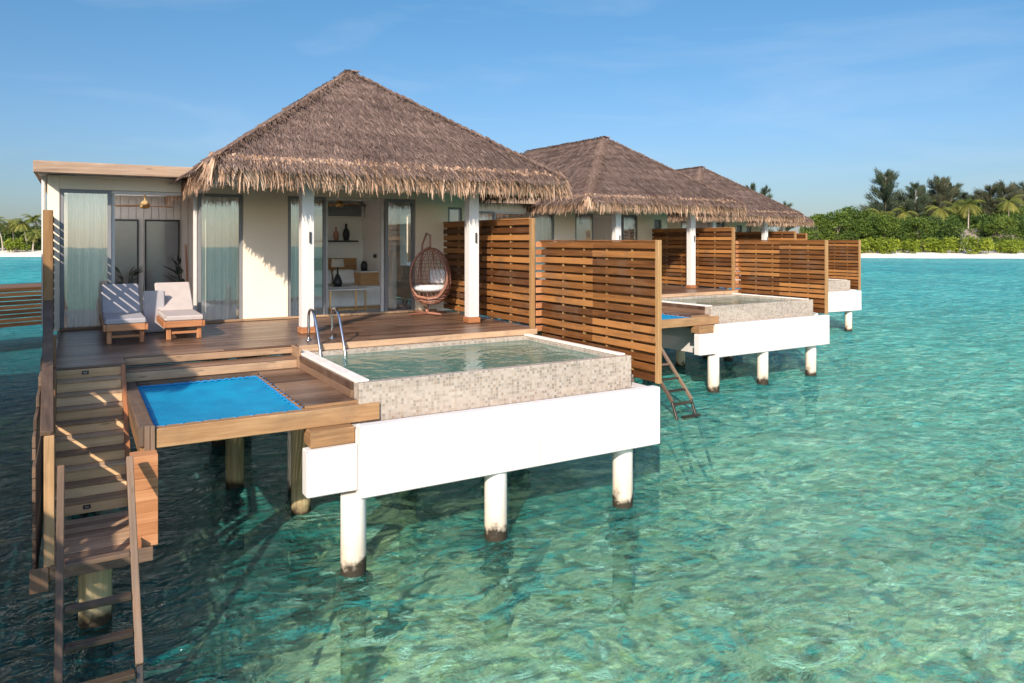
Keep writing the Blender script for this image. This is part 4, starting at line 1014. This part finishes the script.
# ------------------------------------------------------------ the neighbours
WHO = {0: 'the villa beyond the left edge of the picture', 2: 'the second villa', 3: 'the third villa', 4: 'the farthest villa'}
for i in (2, 3, 4, 0):
    w = WHO[i]
    place(P_villa, i, {0: 'neighbouring white villa with brown thatch just beyond the left edge of the picture', 2: 'second overwater villa, its long thatch ridge rising behind the nearest roof', 3: 'third overwater villa, brown thatch peak behind the second roof', 4: 'farthest overwater villa, lowest brown thatch slope at the right end of the row'}[i])
    place(P_deck, i, 'plank sun deck of ' + w); place(P_pool, i, 'mosaic plunge pool and white beam of ' + w)
    place(P_fh, i, 'taller brown slatted porch screen of ' + w); place(P_fl, i, 'lower brown slatted pool screen of ' + w)
    place(P_fs, i, 'left screen and stair rail of ' + w)
    if i in (2, 3):
        place(P_net, i, 'blue hammock net of ' + w); place(P_stairs, i, 'plank stairs of ' + w + ' mostly hidden by the screen before it')
        place(P_ladder, i, 'wooden swim ladder of ' + w + ' leaning into the water')
        place(P_h1, i, 'left steel pool handrail of ' + w); place(P_h2, i, 'right steel pool handrail of ' + w)
# yellow towel over the farthest screen
tw = MB(); n = 12
for i in range(n):
    for j in range(3):
        pass
tp = Vector(OFF[4][0] + (0,)) + Vector((6.9, 12.5, DZ + 2.012))
for i in range(8):
    a, b = -.45 + .9 * i / 8, -.45 + .9 * (i + 1) / 8
    prof = [(-.11, -.30), (-.10, -.02), (-.06, .018), (.06, .018), (.10, -.02), (.11, -.25)]
    for (x0, z0), (x1, z1) in zip(prof, prof[1:]):
        w0 = .012 * math.sin(i * 1.9); w1 = .012 * math.sin((i + 1) * 1.9)
        tw.face([(tp.x + x0 + w0, tp.y + a, tp.z + z0), (tp.x + x0 + w1, tp.y + b, tp.z + z0), (tp.x + x1 + w1, tp.y + b, tp.z + z1), (tp.x + x1 + w0, tp.y + a, tp.z + z1)])
solo('beach_towel', tw, M['yellow'], tuple(tp), 'yellow towel hung over the slatted screen of the farthest villa', 'towel', smooth=True)

# ------------------------------------------------------------ jetty behind the villas, seen at the far left
ang = math.atan2(5.2, 10.9)
jt = thing('jetty', (-2.15, 29.6, DZ), 'brown boarded jetty crossing the water at the left edge', 'jetty')
m = Matrix.Translation((-2.15, 29.6, DZ)) @ Matrix.Rotation(ang, 4, 'Z')
mb = MB()
for k in range(22): mb.box(-18, 60, .02 + k * .115, .128 + k * .115, -.05, 0, .004, mat=m)
part('walkway', mb, M['dark_fence'], jt)
mb = MB()
for k in range(9): mb.box(-18, 60, -.03 + (k % 2) * .008, -.003, -1.30 + k * .145, -1.30 + k * .145 + .122, .004, mat=m)
part('side_boards', mb, M['dark_fence'], jt)
for k in range(10):
    p = m @ Vector((-17.9 + k * 5.6, .6, 0)); mb = MB(); mb.tube([(p.x, p.y, -2), (p.x, p.y, DZ - .06)], .14, 14); part('pile', mb, M['pile'], jt)

# ------------------------------------------------------------ islands' trees
def mat_leaf(name, stops, trans=0.25):
    k = N(name); t = k.attr('tint'); o = k.coord('Object'); n = k.noise(o, .35, 4)
    c = k.ramp(k.math('ADD', k.math('MULTIPLY', t, .6), k.math('MULTIPLY', n, .4)), stops)
    d = k.bsdf(c, 0.6, spec=0.25); tr = k.new('BsdfTranslucent'); k.set(tr.inputs['Color'], c)
    return k.done(k.mixs(trans, d, tr.outputs[0]))
M['lf_broad'] = mat_leaf('broad_leaves', [(.2, (.024, .048, .009)), (.5, (.078, .125, .017)), (.8, (.19, .225, .035))])
M['lf_lime'] = mat_leaf('lime_leaves', [(.2, (.06, .095, .010)), (.5, (.17, .22, .018)), (.8, (.33, .36, .035))])
M['lf_deep'] = mat_leaf('deep_green_leaves', [(.2, (.018, .042, .010)), (.5, (.06, .108, .019)), (.8, (.14, .185, .034))])
M['lf_cas'] = mat_leaf('casuarina_needles', [(.2, (.02, .032, .018)), (.5, (.05, .07, .038)), (.8, (.10, .115, .065))], .15)
M['lf_rust'] = mat_leaf('browning_needles', [(.2, (.03, .038, .02)), (.5, (.072, .082, .042)), (.8, (.16, .145, .085))], .15)
M['lf_palm'] = mat_leaf('palm_leaves', [(.2, (.05, .075, .015)), (.5, (.17, .18, .03)), (.8, (.40, .33, .09))])
M['bark'] = plain('bark', (.20, .15, .11), .9, var=.3, scale=4)
M['bark_pale'] = plain('palm_bark', (.38, .31, .24), .9, var=.2, scale=4)
def quad(mb, c, L, w, d, t, rr):
    d = d.normalized(); s = d.orthogonal().normalized(); a = rr.random() * 6.28; s = (s * math.cos(a) + d.cross(s) * math.sin(a))
    mb.face([tuple(c), tuple(c + d * L * .5 + s * w * .5), tuple(c + d * L), tuple(c + d * L * .5 - s * w * .5)], [(0, 0)] * 4, t)
def rv(rr): 
    v = Vector((rr.gauss(0, 1), rr.gauss(0, 1), rr.gauss(0, 1))); return v.normalized()
def broad(x, y, H, W, m, lab, seed, z0=1.4, grp='leafy trees and bushes on the beach', name='leafy_tree', cat='tree', low=.02):
    rr = random.Random(seed); t = thing(name, (x, y, z0), lab, cat, grp)
    tk = MB(); tk.tube([(x, y, z0 - .3), (x + rr.gauss(0, .2), y, z0 + H * .35), (x + rr.gauss(0, .4), y, z0 + H * .7)], [.22, .15, .07], 7)
    cl = []; n = int(12 + W * H * .42)
    for _ in range(n):
        u = rr.uniform(low, 1) ; rad = W * .5 * (1 - abs(u - .42) ** 1.7 * 1.5) * rr.uniform(.35, 1.0); a = rr.random() * 6.28
        c = Vector((x + rad * math.cos(a), y + rad * math.sin(a), z0 + H * (.06 + .86 * u))); cl.append((c, rr.uniform(.55, 1.15) * (.5 + W * .09)))
        if rr.random() < .3: tk.tube([(x, y, z0 + H * u * .5), tuple(c)], [.07, .03], 5, cap=False)
    part('trunk', tk, M['bark'], t)
    cr = MB()
    for c, r in cl:
        base = rr.gauss(.5, .16)
        for _ in range(int(85 * min(2.2, r * r + .25))):
            d = rv(rr); p = c + Vector((d.x, d.y, d.z * .8)) * r * rr.uniform(.55, 1.05)
            quad(cr, p, rr.uniform(.3, .62), rr.uniform(.16, .34), (d + rv(rr) * .9 + Vector((0, 0, -.2))), min(1, max(0, base + rr.gauss(0, .16))), rr)
    part('crown', cr, m, t); return t
def casuarina(x, y, H, W, m, lab, seed, z0=1.4, narrow=1.0):
    rr = random.Random(seed); t = thing('casuarina_tree', (x, y, z0), lab, 'tree', 'feathery dark trees on the beach')
    tk = MB(); bend = rr.gauss(0, .5); T = lambda u: Vector((x + bend * u * u, y, z0 + H * u))
    tk.tube([T(-.02), T(.3), T(.6), T(.97)], [.28, .2, .12, .03], 7); cr = MB()
    nb = int(H * 4.2)
    for k in range(nb):
        u = .16 + .84 * (k / nb) ** .9; a = rr.random() * 6.28; L = W * .62 * (1.10 - u) ** .5 * rr.uniform(.45, 1.15) * (.55 if rr.random() < .2 else 1)
        s = T(u); d = Vector((math.cos(a), math.sin(a), rr.uniform(.25, 1.0))).normalized(); e = s + d * L
        tk.tube([tuple(s), tuple(e)], [.05, .012], 4, cap=False); base = rr.gauss(.5, .15)
        for _ in range(int(26 + L * 44)):
            f = rr.random() ** .7; p = s + (e - s) * f + rv(rr) * (.16 + .34 * f) * min(1.3, .4 + L * .25)
            quad(cr, p, rr.uniform(.7, 1.7), rr.uniform(.05, .12), d * .8 + rv(rr) * .42 + Vector((0, 0, rr.uniform(.1, .9))), min(1, max(0, base + rr.gauss(0, .15))), rr)
    part('trunk', tk, M['bark'], t); part('crown', cr, m, t); return t
def palm(x, y, H, lab, seed, z0=1.4, R_=2.9):
    rr = random.Random(seed); t = thing('coconut_palm', (x, y, z0), lab, 'palm', 'coconut palms on the beach')
    lx = rr.gauss(0, .7); tk = MB(); pts = [(x + lx * (u ** 2), y, z0 - .2 + H * u) for u in (0, .2, .45, .7, 1)]
    tk.tube(pts, [.24, .17, .14, .13, .12], 8); part('trunk', tk, M['bark_pale'], t)
    top = Vector(pts[-1]); cr = MB(); n = 20
    for k in range(n):
        a = 6.28 * k / n + rr.gauss(0, .15); el = rr.uniform(-.35, 1.15); L = R_ * rr.uniform(.75, 1.1); base = .35 + .3 * (el < .1) + rr.gauss(0, .1)
        d = Vector((math.cos(a) * math.cos(el), math.sin(a) * math.cos(el), math.sin(el))); prev = top; m = 11
        for i in range(1, m + 1):
            d = (d + Vector((0, 0, -.14 - .05 * (i / m)))).normalized(); q = prev + d * L / m
            sd = d.cross(Vector((0, 0, 1))).normalized(); ll = L * .26 * math.sin(math.pi * min(1, (i + 1.2) / (m + 1.6))) + .12
            for s in (-1, 1):
                for h in (0, .5):
                    b = prev + (q - prev) * h; tip = b + (sd * s * .85 + d * .55 + Vector((0, 0, -.45 - rr.random() * .3))) * ll
                    cr.face([tuple(b), tuple(b + d * .14), tuple(tip)], [(0, 0)] * 3, min(1, max(0, base + rr.gauss(0, .1))))
            prev = q
    part('crown', cr, M['lf_palm'], t)
    return t
def top_h(ytop, depth): return (240 - ytop) / 738 * depth + 3.8 - 1.4
def at(px, depth): return view_pt(px, depth)
sd = 100
def nxt():
    global sd
    sd += 1; return sd
# tall feathery casuarinas (column, distance, top row, width)
for px, dp, yt, W, mm, lab in (
    (886, 192, 176, 12, 'lf_cas', 'tallest dark feathery tree, leftmost above the beach greenery'),
    (915, 190, 187, 7, 'lf_cas', 'slim dark feathery tree right of the tallest one'),
    (938, 192, 181, 10, 'lf_rust', 'brownish feathery tree with spiky top in the middle of the beach greenery'),
    (950, 196, 185, 8, 'lf_cas', 'dark feathery tree just right of the brownish spiky one'),
    (990, 195, 189, 10, 'lf_rust', 'brownish feathery tree at the left of the far right clump'),
    (1004, 192, 188, 11, 'lf_rust', 'brownish feathery tree in the middle of the far right clump'),
    (1022, 195, 187, 11, 'lf_cas', 'dark feathery tree cut by the right edge of the picture'),
    (900, 198, 196, 7, 'lf_cas', 'shorter dark feathery tree between the tallest and the slim one'), (926, 198, 191, 7, 'lf_cas', 'dark feathery tree just left of the brownish spiky one'),
    (962, 200, 195, 7, 'lf_cas', 'dark feathery tree behind the yellowish palm with the bare trunk'), (978, 198, 194, 8, 'lf_cas', 'dark feathery tree left of the far right brownish clump'),
    (752, 200, 187, 4, 'lf_cas', 'left one of two feathery treetops above the third roof'),
    (763, 200, 190, 4, 'lf_cas', 'right one of two feathery treetops above the third roof'),
    (786, 196, 206, 4, 'lf_cas', 'small feathery treetop over the right eave of the row')):
    x, y = at(px, dp); casuarina(x, y, top_h(yt, dp), W, M[mm], lab, nxt())
for px, dp, yt, lab in ((968, 176, 201, 'yellowish coconut palm with a bare pale trunk before the grey bungalow roof'), (1008, 178, 199, 'yellow green coconut palm at the far right before the brown clump'),
                        (940, 178, 206, 'coconut palm among bushes below the brownish spiky tree'), (905, 182, 210, 'low coconut palm left of the middle of the beach'), (880, 186, 212, 'coconut palm under the tallest dark tree'),
                        (957, 184, 205, 'coconut palm tucked behind the yellowish one with the bare trunk')):
    x, y = at(px, dp); palm(x, y, top_h(yt, dp) - .4, lab, nxt(), R_=4.2)
BR = [(815, 176, 214, 9, 'lf_broad', 'bright leafy tree beside the farthest eave'), (838, 174, 212, 9, 'lf_broad', 'bright leafy tree left of the half hidden bungalow'), (850, 190, 207, 9, 'lf_deep', 'deep green tree behind the half hidden bungalow'),
      (866, 180, 209, 10, 'lf_broad', 'leafy tree right of the half hidden bungalow'), (884, 172, 213, 10, 'lf_broad', 'bushy green tree below the tallest dark tree'), (903, 178, 216, 9, 'lf_deep', 'deep green bush below the slim feathery tree'),
      (917, 170, 219, 9, 'lf_broad', 'round green bush below the slim feathery tree, nearer the sand'), (932, 174, 217, 8, 'lf_deep', 'dark bush left of the palm below the brownish tree'), (947, 172, 214, 8, 'lf_deep', 'dark bush left of the grey bungalow roof'),
      (985, 178, 214, 9, 'lf_deep', 'deep green tree right of the grey bungalow roof'), (995, 170, 218, 10, 'lf_broad', 'green bush below the far right palm'), (1015, 172, 214, 10, 'lf_deep', 'deep green bush at the right edge of the picture'),
      (862, 200, 210, 12, 'lf_deep', 'dark tree far behind the bungalow'), (920, 205, 205, 14, 'lf_deep', 'dark tree mass behind the slim feathery tree'), (970, 208, 203, 14, 'lf_deep', 'dark tree behind the yellowish palm'), (1000, 210, 201, 14, 'lf_deep', 'dark tree behind the far right clump'), (1035, 205, 200, 14, 'lf_deep', 'dark tree cut off at the right edge'),
      (825, 192, 216, 10, 'lf_deep', 'deep green tree behind the bright ones beside the farthest eave'), (893, 200, 204, 13, 'lf_deep', 'dark tree behind the tallest feathery one'), (872, 196, 203, 9, 'lf_broad', 'bright tree left of the tallest feathery one'), (908, 196, 200, 8, 'lf_deep', 'dark rounded tree between the tallest and the slim feathery trees'), (930, 194, 198, 8, 'lf_deep', 'dark rounded tree left of the brownish spiky one'), (965, 194, 197, 9, 'lf_deep', 'dark rounded tree right of the brownish spiky one'), (979, 196, 200, 9, 'lf_broad', 'bright rounded tree left of the far right clump'), (1012, 186, 203, 9, 'lf_broad', 'bright rounded tree below the far right clump'), (845, 184, 209, 8, 'lf_broad', 'bright tree just left of the half hidden bungalow roof'), (955, 182, 208, 7, 'lf_broad', 'bright bush between the two middle palms'), (945, 200, 206, 12, 'lf_deep', 'dark tree behind the brownish spiky one')]
for px, dp, yt, W, mm, lab in BR:
    x, y = at(px, dp); broad(x, y, top_h(yt, dp), W, M[mm], lab, nxt())
for px, dp, yt, W, lab in ((864, 166, 240, 5, 'yellow green hedge bush nearest the screens on the sand'), (884, 165, 241, 7, 'yellow green hedge bush second from the screens on the sand'), (910, 163, 243, 4, 'small yellow green bush in the middle of the beach edge'),
                           (928, 164, 241, 6, 'wide yellow green bush right of the middle of the beach edge'), (945, 163, 238, 5, 'yellow green bush left of the gap in the hedge'), (976, 161, 238, 7, 'rounded yellow green bush right of the gap in the hedge'), (1014, 161, 242, 8, 'yellow green bush on the sand at the right edge')):
    x, y = at(px, dp); broad(x, y, top_h(yt, dp) + .5, W, M['lf_lime'], lab, nxt(), z0=1.1, grp='yellow green bushes along the sand', name='beach_bush', cat='bush')
# left island: palms and greenery
for px, dp, yt, lab in ((3, 176, 214, 'coconut palm leftmost in the picture on the far left beach'), (14, 180, 217, 'coconut palm second from the left edge on the far left beach'), (27, 178, 216, 'yellowish coconut palm in the middle of the far left beach'), (38, 184, 212, 'tallest coconut palm beside the left screen post'), (33, 172, 226, 'low coconut palm near the sand by the left screen post')):
    x, y = at(px, dp); palm(x, y, top_h(yt, dp) - 1.5, lab, nxt(), R_=3.4)
for px, dp, yt, W, mm, lab in ((-8, 186, 222, 10, 'lf_deep', 'dark bush cut by the left edge of the picture'), (6, 184, 229, 8, 'lf_deep', 'dark bush under the leftmost palms'), (20, 190, 226, 10, 'lf_deep', 'dark tree behind the left beach palms'), (34, 186, 228, 9, 'lf_deep', 'dark bush beside the left screen post'), (46, 184, 226, 9, 'lf_broad', 'green bush behind the left screen post'), (16, 176, 240, 5, 'lf_lime', 'low yellow green bush on the left beach')):
    x, y = at(px, dp); broad(x, y, top_h(yt, dp), W, M[mm], lab, nxt(), grp='greenery on the left beach')
# bungalows on the beach
def bungalow(px, dp, rot, lab, W=7.0, H=2.6, RH=2.6):
    x, y = at(px, dp); b = thing('beach_bungalow', (x, y, 1.4), lab, 'bungalow', 'grey roofed bungalows on the beach'); m = Matrix.Translation((x, y, 1.3)) @ Matrix.Rotation(R(rot), 4, 'Z')
    w = MB(); w.box(-W / 2, W / 2, -2.2, 2.2, 0, H, .02, mat=m, ruv=False); part('wall', w, M['white'], b)
    r = MB(); e = W / 2 + .7; f = 3.0; q = [Vector(v) for v in ((-e, -f, H), (e, -f, H), (e, f, H), (-e, f, H), (-e + 2.4, 0, H + RH), (e - 2.4, 0, H + RH))]; q = [tuple(m @ v) for v in q]
    for idx in ((0, 1, 5, 4), (1, 2, 5), (2, 3, 4, 5), (3, 0, 4), (3, 2, 1, 0)): r.face([q[i] for i in idx])
    part('roof', r, M['greythatch'], b)
    for k in (-.28, .2):
        d = MB(); d.box(W * k - .5, W * k + .5, -2.26, -2.203, .5, 2.0, .01, mat=m, ruv=False); part('window', d, M['mirror'], b)
M['greythatch'] = plain('grey_thatch', (.20, .165, .135), .9, var=.3, scale=3)
bungalow(846, 184, 200, 'grey roofed bungalow half hidden behind the farthest screens', 6.5)
bungalow(967, 174, 165, 'grey roofed bungalow behind the yellowish palm with the bare trunk', 8)
bungalow(1003, 172, 190, 'white walled bungalow peeping through bushes at the far right', 6)
